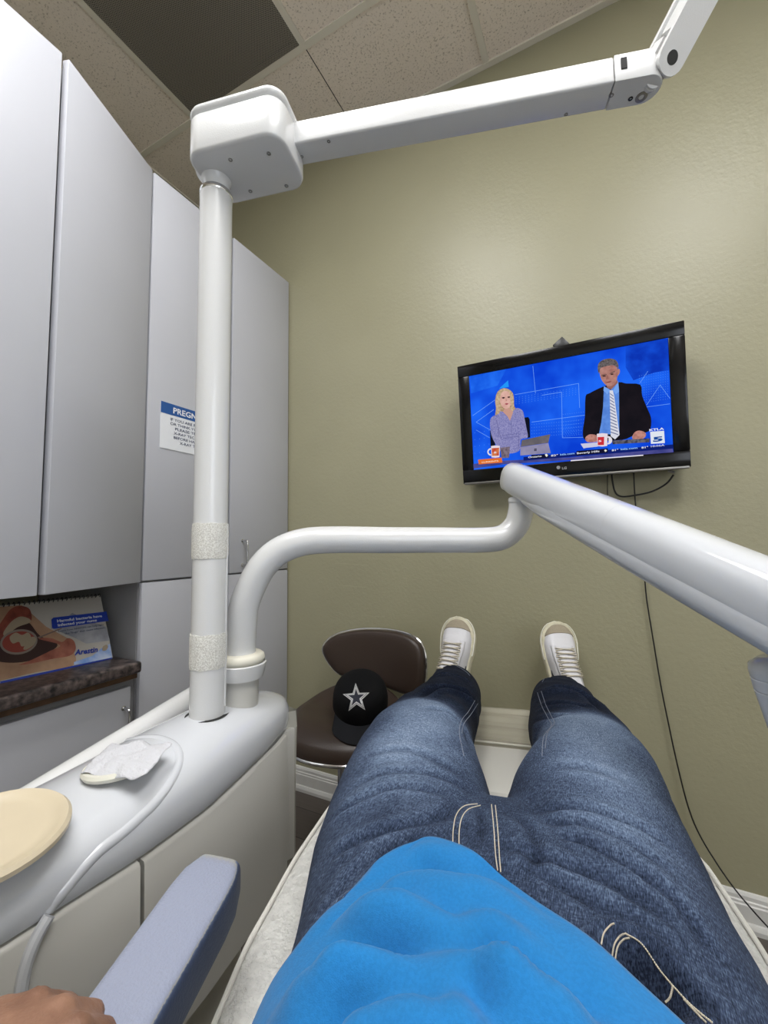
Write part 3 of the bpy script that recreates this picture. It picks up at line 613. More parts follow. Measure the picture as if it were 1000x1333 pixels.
tag(obj('power_cord', b, M['cable'], origin=pl(850, 830, 1, 1.6)), 'long thin black cord running down the olive wall to the right-hand baseboard', 'cord')
# scuffs on the wall: lighter patched paint
for x0, y0, x1, y1 in [(436, 733, 480, 736), (442, 762, 474, 764), (470, 801, 500, 803), (440, 797, 455, 802)]:
    b = B(); n_ = 12; up_e = []; lo_e = []
    for k in range(n_+1):
        x = x0+(x1-x0)*k/n_; y = y0+(y1-y0)*k/n_; up_e.append((x, y-random.uniform(.1, .6))); lo_e.append((x, y+random.uniform(.1, .6)))
    b.faces.new([b.verts.new(pl(x, y, 1, YB-.0006)) for x, y in up_e+lo_e[::-1]])
    tag(obj('wall_scuff', b, M['scuff'], smooth=0, origin=pl(x0, y0, 1, YB)), 'faint pale scuff mark on the olive wall above the brown stool', 'scuff mark', 'scuff marks on the olive wall')

# ------------------------------------------------------------------ dental unit (cuspidor cabinet)
POLE = Vector((-.675, .581, 0)); Z_ = Vector((0, 0, 1))
def unit_right(y):
    P = [(-.5, -.60), (-.1, -.60), (.1, -.59), (.24, -.572), (.38, -.562), (.5, -.570), (.6, -.585), (.70, -.602), (.75, -.618)]
    for i in range(len(P)-1):
        if y <= P[i+1][0]:
            t_ = (y-P[i][0])/(P[i+1][0]-P[i][0]); return P[i][1]+(P[i+1][1]-P[i][1])*max(t_, 0)
    return P[-1][1]
def crest(y):
    P = [(-.5, .735), (0, .742), (.2, .755), (.35, .768), (.5, .784), (.62, .789), (.70, .785), (.82, .772)]
    for i in range(len(P)-1):
        if y <= P[i+1][0]:
            t_ = (y-P[i][0])/(P[i+1][0]-P[i][0]); return P[i][1]+(P[i+1][1]-P[i][1])*max(t_, 0)
    return P[-1][1]
unit = thing('dental_unit', (-.7, .4, 0), 'long glossy white dental side cabinet with domed top beside the patient chair', 'dental unit')
def endf(y): 
    # rounding of the far end
    return sqrt(max(0, 1-((y-.66)/.145)**2)) if y > .66 else 1
ys = [-.45+i*.03 for i in range(37)]+[.66+.145*sin(pi/2*k/12) for k in range(1, 13)]
R = []
for y in ys:
    e = max(endf(y), .02); xr = unit_right(min(y, .7)); xl = -.80; cx = (xr+xl)/2; hw = (xr-xl)/2*e; zt = crest(y); zs = .700+(.02 if y > .5 else 0)*max(0, (y-.5)/.2 if y < .7 else 1)
    r = []
    for k in range(25):
        a = pi*k/24; cxx = cos(a); ss = sin(a)
        ex = abs(cxx)**.75*(1 if cxx > 0 else -1); ez = ss**.62
        zz = zs+(zt-zs)*ez*(e**.5)
        if cxx < 0: zz -= .02*abs(cxx)
        r.append(Vector((cx+hw*ex, y, zz)))
    r += [Vector((cx-hw*.96, y, zs-.012)), Vector((cx+hw*.96, y, zs-.012))]
    R.append(r)
b = B(); rings(b, R); shell = obj('top_shell', b, M['shell'], unit, smooth=50)
bv = bvh_of(shell)
# raised rim line on the shell
def rim(px, r, name, m_, lift=.0, n=5):
    P = drop(bv, px, n, lift)
    Q = [p for p, _ in P]
    for _ in range(12): Q = [Q[0]]+[(Q[i-1]+Q[i]*2+Q[i+1])/4 for i in range(1, len(Q)-1)]+[Q[-1]]
    b = B(); tube(b, Q, r, 20); return obj(name, b, m_, unit)
rim([(150, 968), (178, 960), (205, 959), (226, 968), (234, 984), (228, 1008), (205, 1042), (170, 1076), (130, 1108), (95, 1148), (64, 1188)], .0095, 'moulded_rim', M['shell'], -.0072, 10)
# body with bowed side, panels
def body(y0, y1, inset, zt, zb, name, m_, n=14, xl=-.79, bev=.004, rnd=False):
    pts = [(unit_right(y0+(y1-y0)*i/n)-inset, y0+(y1-y0)*i/n) for i in range(n+1)]
    poly = pts+[(xl, y1), (xl, y0)]
    if rnd: poly = pts+[(-.62, y1+.025), (-.65, y1+.045), (-.70, y1+.05), (-.76, y1+.03), (xl, y1), (xl, y0)]
    b = B(); prism(b, poly, zt-zb, Matrix.Translation((0, 0, zb)), bev=bev); return obj(name, b, m_, unit)
body(-.45, .745, .012, .700, .43, 'body', M['panel'], rnd=True)
def skin_panel(y0, y1, zt, zb, name, m_):
    b = B(); n = 20; R = []
    for i in range(n+1):
        y = y0+(y1-y0)*i/n; xo = unit_right(y)
        zt_ = zt-.004+(.016*max(0, (y-.5)/.23))
        R.append([Vector((xo-.011, y, zb)), Vector((xo-.001+.0, y, zb+.004)), Vector((xo+.004, y, (zb+zt_)/2)), Vector((xo-.001, y, zt_-.006)), Vector((xo-.003, y, zt_-.002)), Vector((xo-.011, y, zt_))])
    rings(b, R); return obj(name, b, m_, unit, smooth=50)
skin_panel(.387, .738, .686, .408, 'side_door', M['panel'])
skin_panel(-.44, .381, .688, .405, 'side_panel', M['panel'])
b = B(); tube(b, cat([pl(64, 1192, 0, -.566), pl(50, 1216, 0, -.566), pl(38, 1244, 0, -.566), pl(30, 1275, 0, -.567), pl(24, 1320, 0, -.568)], 5), .0065, 10); obj('moulded_rim', b, M['shell'], unit)
b = B(); prism(b, [(-.64, -.3), (-.64, .62), (-.66, .66), (-.76, .66), (-.78, .62), (-.78, -.3)], .428, Matrix.Translation((0, 0, .001)), bev=.006); obj('pedestal', b, M['panel'], unit)
# lids
t = thing('round_lid', (-.63, .243, .775), 'large round beige plastic lid standing proud of the white dental unit', 'lid')
n_ = Vector((.10, -.05, 1)).normalized(); ax = Vector((1, 0, 0)); ax = (ax-n_*ax.dot(n_)).normalized(); ay = n_.cross(ax)
LD = frame((-.628, .240, .777), ax, ay, n_)
b = B(); lathe(b, [(0.001, .0015), (.055, .0015), (.064, .0022), (.068, .005), (.0755, .0068), (.079, .003), (.079, -.002), (.074, -.006), (.001, -.007)], 56, LD); obj('lid', b, M['tan'], t, smooth=40)
b = B(); lathe(b, [(.035, -.03), (.05, -.007)], 32, LD); obj('neck', b, M['panel'], t)
b = B(); box(b, (-.012, -.078, -.02), (.012, -.06, -.004), .002, Mx=LD); obj('latch', b, M['ring'], t)
t = thing('oval_lid', (-.69, .44, .77), 'ivory round lid under the crumpled paper towel on the white dental unit', 'lid')
hp = drop(bv, [(158, 998)])[0][0]
b = B(); WD = frame(hp+Vector((-.0, 0, .004)), (1, 0, .08), (0, 1, 0), (-.08, 0, 1)); lathe(b, [(.001, .001), (.036, .001), (.042, .004), (.048, .004), (.0505, 0), (.048, -.005), (.001, -.007)], 48, WD); obj('lid', b, M['lid'], t, smooth=40)
# paper towel
b = B(); c4 = [pl(104, 1006, 2, hp.z+.008), pl(147, 966, 2, hp.z+.016), pl(224, 968, 2, hp.z+.026), pl(182, 1014, 2, hp.z+.012)]
nx, ny = 40, 32; G = []
for i in range(nx+1):
    row = []
    for j in range(ny+1):
        u, v = i/nx, j/ny
        p = c4[0]*(1-u)*(1-v)+c4[3]*u*(1-v)+c4[1]*(1-u)*v+c4[2]*u*v
        w = noise.fractal(Vector((u*3.2, v*3.2, 3.1)), 1, 2, 4)
        p = p+Vector((.004*noise.noise(Vector((v*4, 1.3, u))), .004*noise.noise(Vector((u*5, 7, 2))), .0055*w+.006*sin(pi*u)*sin(pi*v)))
        row.append(b.verts.new(p))
    G.append(row)
for i in range(nx):
    for j in range(ny): b.faces.new((G[i][j], G[i+1][j], G[i+1][j+1], G[i][j+1]))
o = obj('paper_towel', b, M['towel'], origin=c4[0]); md = o.modifiers.new('s', 'SOLIDIFY'); md.thickness = .0008
tag(o, 'crumpled white paper towel lying over the ivory lid on the white dental unit', 'paper towel')
# assistant tube behind the shell
b = B(); A0 = pl(252, 908, 0, -.835); A1 = pl(-60, 1104, 0, -.835); 
tube(b, [A1+(A1-A0)*.6, A1, A0, A0+(A0-A1).normalized()*.04], .0245, 24)
bb = obj('side_rail', b, M['white'], unit)
b = B(); tube(b, [A0+(A1-A0)*.1+Vector((.0, 0, -.01)), A0+(A1-A0)*.1+Vector((.05, 0, -.09))], .012, 12); obj('rail_bracket', b, M['white'], unit)
b = B(); tube(b, [A1+Vector((0, 0, -.01)), A1+Vector((.05, 0, -.06))], .012, 12); obj('rail_bracket', b, M['white'], unit)
# hoses under the unit
b = B(); tube(b, cat([(-.66, .42, .40), (-.62, .44, .3), (-.6, .47, .2), (-.6, .5, .08), (-.55, .52, .01)], 6), .012, 12); obj('hose', b, M['cable'], unit)
b = B(); tube(b, cat([(-.64, .47, .42), (-.60, .5, .3), (-.58, .5, .2), (-.58, .52, .1), (-.58, .56, .01)], 6), .006, 10); obj('hose', b, M['ring'], unit)
# clear plastic sleeve hanging at the far end
b = B(); c0 = pl(370, 900, 2, .70)
R = []
for i, (z, w, k) in enumerate([(.735, .030, 0), (.70, .034, 1), (.6, .034, 2), (.5, .035, 3), (.4, .034, 4), (.32, .037, 5), (.25, .05, 6)]):
    cx_, cy_ = -.652-.004*k, .768+.004*k
    R.append([Vector((cx_+w*cos(a)*(1+.12*sin(5*a+k)), cy_+w*.6*sin(a)*(1+.1*sin(4*a-k)), z)) for a in [2*pi*q_/40 for q_ in range(40)]])
rings(b, R, caps=False); tag(obj('plastic_sleeve', b, M['frost'], origin=(-.65, .785, .25)), 'clear crinkled plastic sleeve hanging down the far end of the white dental unit', 'plastic sleeve')

# ------------------------------------------------------------------ light post
post = thing('dental_light_post', (POLE.x, POLE.y, .78), 'tall white pole with boxy head and jointed arm reaching across the ceiling', 'dental light post')
b = B(); lathe(b, [(.0315, .70), (.0315, 1.20), (.0312, 1.80), (.0318, 1.806), (.0312, 1.81)], 48, Matrix.Translation(POLE)); obj('pole', b, M['white'], post)
b = B(); lathe(b, [(.0305, 1.809), (.032, 1.812), (.032, 1.817), (.0305, 1.82)], 48, Matrix.Translation(POLE)); obj('collar', b, M['chrome'], post)
b = B(); lathe(b, [(.026, 1.82), (.026, 1.835), (.027, 1.842), (.033, 1.851), (.04, 1.858)], 40, Matrix.Translation(POLE)); obj('neck', b, M['white'], post, smooth=60)
b = B(); lathe(b, [(.037, .783), (.039, .785)], 40, Matrix.Translation(POLE)); obj('hole_rim', b, M['gap'], post)
def band(zc, hh):
    b = B(); R = []
    for k in range(9):
        z = zc-hh/2+hh*k/8; bul = .0012+(.0008 if 0 < k < 8 else 0)
        R.append([Vector((POLE.x+(.0315+bul)*cos(a), POLE.y+(.0315+bul)*sin(a), z+.0007*sin(7*a))) for a in [2*pi*j/96 for j in range(96)]])
    R2 = [[Vector((POLE.x+(p.x-POLE.x)*.9, POLE.y+(p.y-POLE.y)*.9, p.z)) for p in r] for r in (R[-1], R[0])]
    rings(b, R+R2, loop=True, caps=False)
    return obj('hook_and_loop_band', b, M['velcro'], post)
band(1.1085, .0665); band(.904, .063)
b = B(); tube(b, [POLE+r0*.0325+Z_*.80, POLE+r0*.0325+Z_*1.14], .0020, 8); obj('cable_cover', b, M['white'], post)
ua = radians(13.5); U = Vector((cos(ua), sin(ua), 0)); V = Vector((-sin(ua), cos(ua), 0)); Z = Vector((0, 0, 1))
HF = frame(POLE, U, V, Z)
def rbox(bm, lo, hi, rc, re, Mx, n=6):                        # box with rounded vertical corners and softened edges
    x0, y0, z0 = lo; x1, y1, z1_ = hi
    def outline(ins):
        pts = []
        for cx_, cy_, a0 in ((x1-rc, y1-rc, 0), (x0+rc, y1-rc, 90), (x0+rc, y0+rc, 180), (x1-rc, y0+rc, 270)):
            for k in range(n+1):
                a = radians(a0+90*k/n); pts.append((cx_+(rc-ins)*cos(a), cy_+(rc-ins)*sin(a)))
        return pts
    R = []
    for zz, ins in [(z0, re), (z0+re*.3, re*.3), (z0+re, 0), (z1_-re, 0), (z1_-re*.3, re*.3), (z1_, re)]:
        R.append([Mx @ Vector((x, y, zz)) for x, y in outline(ins)])
    rings(bm, R)
BX0, BX1, BY0, BY1, BZ0, BZ1 = -.027, .176, -.069, .062, 1.846, 1.946
b = B(); rbox(b, (BX0, BY0, BZ0), (BX1, BY1, BZ1-.020), .034, .006, HF); obj('head_housing', b, M['white'], post, smooth=60)
b = B(); rbox(b, (BX0-.001, BY0-.001, BZ1-.0185), (BX1+.001, BY1+.001, BZ1), .034, .008, HF); obj('head_cover', b, M['white'], post, smooth=60)
def screw(p, n__, r, parent, m_=None):
    n__ = Vector(n__).normalized(); o_ = n__.orthogonal().normalized(); mx = frame(p, o_, n__.cross(o_), n__)
    b = B(); lathe(b, [(r, -.002), (r, .0006), (r*.85, .001), (r*.5, .001), (r*.42, -.0006), (.0001, -.0006)], 18, mx); return obj('screw', b, m_ or M['steel'], parent)
for x, y in [(300, 208), (350, 200), (326, 249), (373, 242)]:
    p = pl(x, y, 2, BZ0); screw(p, (0, 0, -1), .0042, post)
# first arm
ua2 = radians(16.6); U2 = Vector((cos(ua2), sin(ua2), 0)); V2 = Vector((-sin(ua2), cos(ua2), 0))
HF2 = HF; HF = frame(POLE, U2, V2, Z)
AY0, AY1, AZ0, AZ1 = -.0145, .036, 1.882, 1.929
AE = .805
b = B(); box(b, (BX1-.02, AY0, AZ0), (AE-.05, AY1, AZ1), .004, 3, Mx=HF); arm1 = obj('horizontal_arm', b, M['white'], post)
b = B(); R = []
cv, cr = (AY0+AY1)/2, (AY1-AY0)/2+.0006
poly = [(AE-.0495, AY0-.0006)]+[(AE+.006+cr*cos(a), cv+cr*sin(a)) for a in [radians(-90+180*k/16) for k in range(17)]]+[(AE-.0495, AY1+.0006)]
for zz, k in ((AZ0-.0006, .97), (AZ0+.001, 1), (AZ1-.001, 1), (AZ1+.0006, .97)): R.append([HF @ Vector((AE-.03+(x-AE+.03)*k, cv+(v-cv)*k, zz)) for x, v in poly])
rings(b, R); arm_end = obj('arm_end_cap', b, M['white'], post, smooth=40)
def under(px, py): return pl(px, py, 2, AZ0)
for x, y, rr in [(428, 184, .0035), (393, 204, .0035), (737, 149, .0035), (796, 124, .0042)]:
    # on the underside / near face
    p = under(x, y); loc = HF.inverted() @ p
    screw(p, (0, 0, -1), rr, post)
p = under(835, 126); screw(p-Z*.0006, (0, 0, -1), .0098, post, M['wood'] if False else M['steel'])
screw(under(821, 128)-Z*.0008, (0, 0, -1), .004, post, M['dark'])
# knuckle and second arm rising to the right
K0 = HF @ Vector((AE+.012, (AY0+AY1)/2-.004, AZ1-.008))
dq = (K0-EYE).dot(F)
q0 = at(864, 83, dq*.985); q1 = at(930, -42, dq*.93)
d1 = (q1-q0).normalized(); tq = (EYE-q0).normalized()
side = Vector((0, 0, -1))*.62+tq*.55; side = (side-d1*side.dot(d1)).normalized(); wv = d1.cross(side).normalized()
AF = frame(q0, d1, wv, side)
b = B(); Ls = (q1-q0).length
def capsule(bm, L_, w, t0, t1, Mx, mi=0, n=10):
    poly = [(w*cos(a), w*sin(a)) for a in [radians(90+180*k/n) for k in range(n+1)]]+[(L_, -w), (L_, w)]
    rings(bm, [[Mx @ Vector((x, y, t)) for x, y in poly] for t in (t0, t1)], mi=mi)
capsule(b, Ls+.2, .024, .012, .020, AF); capsule(b, Ls+.2, .024, -.030, -.022, AF)
box(b, (.04, -.02, -.022), (Ls+.2, .02, .012), .003, 2, Mx=AF)
arm2 = obj('rising_arm', b, M['white'], post, smooth=40)
b = B(); lathe(b, [(.0001, .0205), (.0095, .0205), (.0105, .0195), (.0105, .0)], 24, AF); obj('pivot_bore', b, M['dark'], post)
b = B(); lathe(b, [(.019, -.022), (.019, .012)], 32, AF); obj('pivot_drum', b, M['steel'], post)
b = B(); K1 = at(846, 104, dq); capsule(b, .05, .018, -.014, .008, frame(K1, d1, wv, side)); tube(b, [K1-side*.018, K1+side*.012], .016, 24); obj('knuckle', b, M['white'], post)
b = B(); box(b, (AE-.052+.02, AY0+.012, AZ1-.001), (AE-.052+.045, AY1-.012, AZ1+.0012), .0005, 1, Mx=HF); obj('slot', b, M['gap'], post)
b = B(); box(b, (AE-.040, AY0-.0022, AZ0+.018), (AE-.030, AY0-.0008, AZ1-.008), .0004, 1, Mx=HF); obj('slot', b, M['gap'], post)

# ------------------------------------------------------------------ bent pipe and tray arm
PB = Vector((-.668, .655, 0)); PC = PB
ta = thing('tray_arm', (PB.x, PB.y, .78), 'bent white pipe rising from the dental unit with a thick arm crossing to the right', 'tray arm')
def ppt(x, y, d): return at(x, y, d)
dp = .868
path = [Vector((PB.x, PB.y, .84)), Vector((PB.x, PB.y, .87)), Vector((PB.x, PB.y, .895))]
path += [ppt(315, 812, .868), ppt(318, 788, .867), ppt(328, 762, .868), ppt(343, 736, .870), ppt(366, 716, .875), ppt(398, 705, .881), ppt(440, 702.5, .890), ppt(500, 703, .90), ppt(570, 703, .915), ppt(628, 703, .925), ppt(655, 699, .93), ppt(672, 684, .932), ppt(678, 664, .932), ppt(678.5, 648, .932)]
b = B(); pp = cat(path, 7); tube(b, pp, catmull_r([.0305-.0045*k/(len(path)-1) for k in range(len(path))], 7), 40); obj('bent_pipe', b, M['white'], ta, smooth=60)
PM = Matrix.Translation(PB)
b = B(); lathe(b, [(.033, .862), (.040, .861), (.0455, .864), (.048, .871), (.0465, .878), (.041, .882), (.033, .882)], 48, PM); obj('cream_ring', b, M['ring'], ta, smooth=60)
b = B(); lathe(b, [(.034, .832), (.045, .834), (.0475, .842), (.0505, .856), (.0515, .862), (.049, .864), (.047, .859), (.03, .857)], 48, PM); obj('cup_collar', b, M['white'], ta, smooth=50)
b = B(); lathe(b, [(.036, .70), (.036, .834)], 40, PM); obj('stem', b, M['panel'], ta)
tip = ppt(678.5, 648, .932)
b = B(); lathe(b, [(.0258, -.012), (.0272, -.010), (.0272, -.002), (.024, .0015), (.0001, .002)], 36, Matrix.Translation(tip)); obj('pipe_cap', b, M['white'], ta, smooth=50)
b = B(); tube(b, [tip, tip+Vector((0, 0, .04))], .010, 20); obj('pivot_pin', b, M['steel'], ta)
# thick arm
e0 = at(668, 622, .955); e1 = at(990, 773, .455); dd = (e1-e0).normalized()
up = Vector((0, 0, 1)); up = (up-dd*up.dot(dd)).normalized(); sd = dd.cross(up).normalized()
LT = (e1-e0).length
def ringat(s, ru, rs, off=0, k=2.6, n=36):
    c_ = e0+dd*s+up*off; out = []
    for j in range(n):
        a = 2*pi*j/n; ca, sa = cos(a), sin(a)
        out.append(c_+sd*(rs*abs(ca)**(2/k)*(1 if ca >= 0 else -1))+up*(ru*abs(sa)**(2/k)*(1 if sa >= 0 else -1)))
    return out
b = B(); R = [ringat(-.006, .026, .022), ringat(-.004, .032, .028), ringat(.0, .034, .031), ringat(.03, .0345, .032), ringat(LT*.3, .036, .034), ringat(LT*.62, .0375, .036)]
rings(b, R); obj('arm_cover', b, M['shell'], ta, smooth=60)
b = B(); R = [ringat(LT*.6205, .0375, .036), ringat(LT*.8, .0382, .037), ringat(LT*1.25, .040, .038)]; rings(b, R); obj('arm_cover_rear', b, M['shell'], ta, smooth=60)
b = B(); R = [ringat(LT*.10, .012, .016, -.020), ringat(LT*.17, .020, .026, -.020), ringat(LT*.30, .025, .0325, -.0195), ringat(LT*.7, .027, .0355, -.021), ringat(LT*1.25, .028, .038, -.022)]; rings(b, R); obj('arm_under_cover', b, M['shell'], ta, smooth=60)
b = B(); c_ = at(1019, 868, .45)
lathe(b, [(.0001, .008), (.016, .0075), (.0225, .003), (.0235, -.002), (.0232, -.0075), (.0225, -.0078), (.0225, -.0085), (.0232, -.009), (.0230, -.018), (.0222, -.0182), (.0222, -.019), (.0228, -.0195), (.020, -.05), (.013, -.085), (.009, -.10)], 40, frame(c_, (1, 0, 0), (0, 1, 0), (0, 0, 1)) @ Matrix.Rotation(radians(-8), 4, 'Y') @ Matrix.Scale(1.25, 4)); obj('tray_handle', b, M['shell'], ta, smooth=50)
b = B(); tube(b, [c_+Vector((.01, .0, .01)), at(1014, 820, .45)], .008, 12); obj('handle_pin', b, M['dark'], ta)

# ------------------------------------------------------------------ stool
SC = Vector((-.80, 1.26, 0)); 
st = thing('bar_stool', SC, 'brown leatherette swivel stool with chrome rim, black cap on its seat, by the olive wall', 'stool')
sa_ = radians(12); sx = Vector((cos(sa_), sin(sa_), 0)); sy = Vector((-sin(sa_), cos(sa_), 0))    # sy to the back
def SP(u, v, z): return SC+sx*u+sy*v+Vector((0, 0, z))
def outl(a, k=2.5):
    ca, sa = cos(a), sin(a)
    return (.205*abs(ca)**(2/k)*(1 if ca >= 0 else -1), .185*abs(sa)**(2/k)*(1 if sa >= 0 else -1))
def seat_lift(u, v):
    r = max(0, v/.185); l = .075*max(0, (r-.35)/.65)**2
    l += .03*max(0, (abs(u)/.205-.5)/.5)**2*max(0, r)
    l -= .028*max(0, -v/.185-.35)**2/.42
    return l
b = B(); n = 64; R = []
for zz, k in [(.462, .90), (.470, .975), (.482, 1.0), (.498, 1.0), (.510, .975), (.518, .93), (.524, .8), (.526, .55), (.524, .3), (.523, .05)]:
    R.append([SP(outl(a)[0]*k, outl(a)[1]*k, zz+seat_lift(outl(a)[0]*k, outl(a)[1]*k)) for a in [2*pi*j/n for j in range(n)]])
rings(b, R); obj('seat', b, M['brown'], st, smooth=60)
b = B(); tube(b, [SP(outl(a)[0]*1.005, outl(a)[1]*1.005, .478+seat_lift(*outl(a))) for a in [2*pi*j/n for j in range(n)]], .006, 10, closed=True); obj('seat_rim', b, M['chrome'], st)
b = B(); R = []
for zz, k in [(.452, .5), (.456, .9), (.463, .93)]:
    R.append([SP(outl(a)[0]*k, outl(a)[1]*k, zz+seat_lift(outl(a)[0]*k, outl(a)[1]*k)) for a in [2*pi*j/n for j in range(n)]])
rings(b, R); obj('seat_pan', b, M['dark'], st, smooth=50)
# backrest: closed bean outline curved around the seat
bo = cat([(x, y, 0) for x, y in [(421, 850), (425, 836), (440, 826), (465, 820.5), (495, 820), (522, 824), (541, 833), (550, 848), (552, 870), (549, 893), (540, 903), (525, 902), (505, 895), (480, 885), (455, 882), (436, 873)]], 5, closed=True)
def backpt(px, py, off):
    # a curved sheet: y = 1.47 at the middle, nearer at both sides
    d = ray(px, py); tt = (1.45-EYE.y)/d.y
    for _ in range(6):
        p = EYE+d*tt; tgt = 1.478-.55*(p.x+.80)**2+(p.z-.65)*.12; tt = (tgt-EYE.y)/d.y
    p = EYE+d*tt; nn = Vector((1.1*(p.x+.80), 1, -.12)).normalized(); return p+nn*off
cxp = sum(p.x for p in bo)/len(bo); cyp = sum(p.y for p in bo)/len(bo)
b = B(); R = []
for off, k in [(.020, .9), (.018, .97), (.008, 1.0), (-.004, 1.0), (-.013, .97), (-.018, .9), (-.021, .75), (-.022, .5), (-.022, .25), (-.022, .04)]:
    R.append([backpt(cxp+(p.x-cxp)*k, cyp+(p.y-cyp)*k, off) for p in bo])
rings(b, R); obj('backrest', b, M['brown'], st, smooth=60)
b = B(); tube(b, [backpt(cxp+(p.x-cxp)*1.012, cyp+(p.y-cyp)*1.012, .012) for p in bo], .006, 10, closed=True); obj('back_rim', b, M['chrome'], st)
b = B(); R = []
for off, k in [(.0245, .88), (.0215, 1.0), (.016, 1.0)]:
    R.append([backpt(cxp+(p.x-cxp)*k, cyp+(p.y-cyp)*k, off) for p in bo])
rings(b, R); obj('back_shell', b, M['chrome'], st, smooth=50)
b = B(); tube(b, cat([SP(0, .05, .452), SP(0, .15, .455), SP(.01, .215, .48), SP(.01, .232, .54), SP(.01, .225, .6)], 6), .011, 14); obj('back_support', b, M['chrome'], st)
b = B(); lathe(b, [(.05, .452), (.05, .44), (.028, .43), (.028, .24), (.03, .235)], 32, Matrix.Translation(SC)); lathe(b, [(.022, .235), (.022, .05)], 32, Matrix.Translation(SC)); obj('gas_column', b, M['chrome'], st)
b = B(); lathe(b, [(.19, .001), (.192, .004), (.188, .010), (.12, .020), (.05, .034), (.03, .05), (.022, .055)], 56, Matrix.Translation(SC)); obj('base', b, M['chrome'], st, smooth=50)
b = B(); tube(b, cat([SP(.03, 0, .45), SP(.1, -.01, .445), SP(.16, -.015, .44)], 4), .004, 8); obj('height_lever', b, M['chrome'], st)

# ------------------------------------------------------------------ cap
CP = at(468, 918, 1.345)
tocam = (EYE-CP).normalized()
cz_ = (Vector((0, 0, 1))*.86+tocam*.42).normalized()                     # crown axis leans back
cf = tocam-cz_*tocam.dot(cz_); cf = (cf.normalized()+RT*(-.06)).normalized(); cf = (cf-cz_*cf.dot(cz_)).normalized(); cxs = cf.cross(cz_)*-1
if cxs.dot(RT) < 0: cxs = -cxs
cap = thing('baseball_cap', CP, 'black baseball cap with silver outlined star lying on the brown stool seat', 'cap')
co = CP-cz_*.040+cf*-.06
def cpt(a, h):                                                # crown surface: a angle (0 front), h 0..1
    hh = h*pi/2; rr = cos(hh)**.34; z = .082*sin(hh)**.8
    rx, ry = .091*rr, .106*rr
    tilt = .012*h
    return co+cxs*(rx*sin(a))+cf*(ry*cos(a)+tilt)+cz_*z
b = B(); n = 56
rings(b, [[cpt(2*pi*j/n, h) for j in range(n)] for h in [0, .06, .15, .27, .4, .52, .64, .75, .84, .91, .96, .99]]); crown = obj('crown', b, M['capm'], cap, smooth=70)
b = B(); tube(b, [cpt(0, 0.995)+cz_*.001, cpt(0, .995)+cz_*.005], [.007, .004], 14); obj('button', b, M['capm'], cap)
b = B(); G = []
for i in range(29):
    a = -1.05+2.1*i/28; row = []
    for j in range(9):
        t_ = j/8; ext = .062*(cos(a*.93)**.35)*t_
        base_ = cpt(a, .01)
        out = cf*ext*.94-cz_*ext*.22 - cz_*(.010*(sin(a)/.85)**2*t_) + cxs*(sin(a)*.006*t_)
        row.append(base_+out)
    G.append(row)
th = cz_.lerp(cf, .4).normalized()*-.0025
top = [[b.verts.new(p) for p in r] for r in G]; bot = [[b.verts.new(p+th) for p in r] for r in G]
for i in range(28):
    for j in range(8):
        b.faces.new((top[i][j], top[i+1][j], top[i+1][j+1], top[i][j+1])); b.faces.new((bot[i][j], bot[i][j+1], bot[i+1][j+1], bot[i+1][j]))
    b.faces.new((top[i][8], top[i+1][8], bot[i+1][8], bot[i][8])); b.faces.new((top[i][0], bot[i][0], bot[i+1][0], top[i+1][0]))
for i in (0, 28):
    for j in range(8): b.faces.new((top[i][j], top[i][j+1], bot[i][j+1], bot[i][j]))
obj('brim', b, M['brim'], cap, smooth=60)
cbv = bvh_of(crown)
def star(R_, r_, x, y, rot=0): return [(x+(R_ if k % 2 == 0 else r_)*sin(rot+pi*k/5)*.93, y-(R_ if k % 2 == 0 else r_)*cos(rot+pi*k/5)*1.0) for k in range(10)]
def starmesh(R_, r_, lift, m_, name, Rin=None, rin=None):
    sxp, syp = 464, 909; rot = radians(-3)
    def dens(P): 
        out = []
        for i in range(len(P)):
            (x0, y0), (x1, y1) = P[i], P[(i+1) % len(P)]
            out += [(x0+(x1-x0)*k/4, y0+(y1-y0)*k/4) for k in range(4)]
        return out
    o_ = dens(star(R_, r_, sxp, syp, rot)); i_ = dens(star(Rin, rin, sxp, syp, rot)) if Rin else [(sxp+.01*(x-sxp), syp+.01*(y-syp)) for x, y in o_]
    b = B(); steps = 4; lay = []
    for s in range(steps+1):
        k = s/steps; lay.append([p[0] for p in drop(cbv, [(a[0]+(c[0]-a[0])*k, a[1]+(c[1]-a[1])*k) for a, c in zip(o_, i_)], 1, lift)])
    if min(len(l) for l in lay) == max(len(l) for l in lay): rings(b, lay, caps=False)
    return obj(name, b, m_, cap, smooth=60)
starmesh(19.5, 8.0, .0012, M['silver'], 'star_outline')
starmesh(16.6, 6.6, .0018, M['navy'], 'star_stripe')
starmesh(15.4, 6.1, .0024, M['silver'], 'star_outline')
starmesh(11.6, 4.5, .0030, M['navy'], 'star_centre')

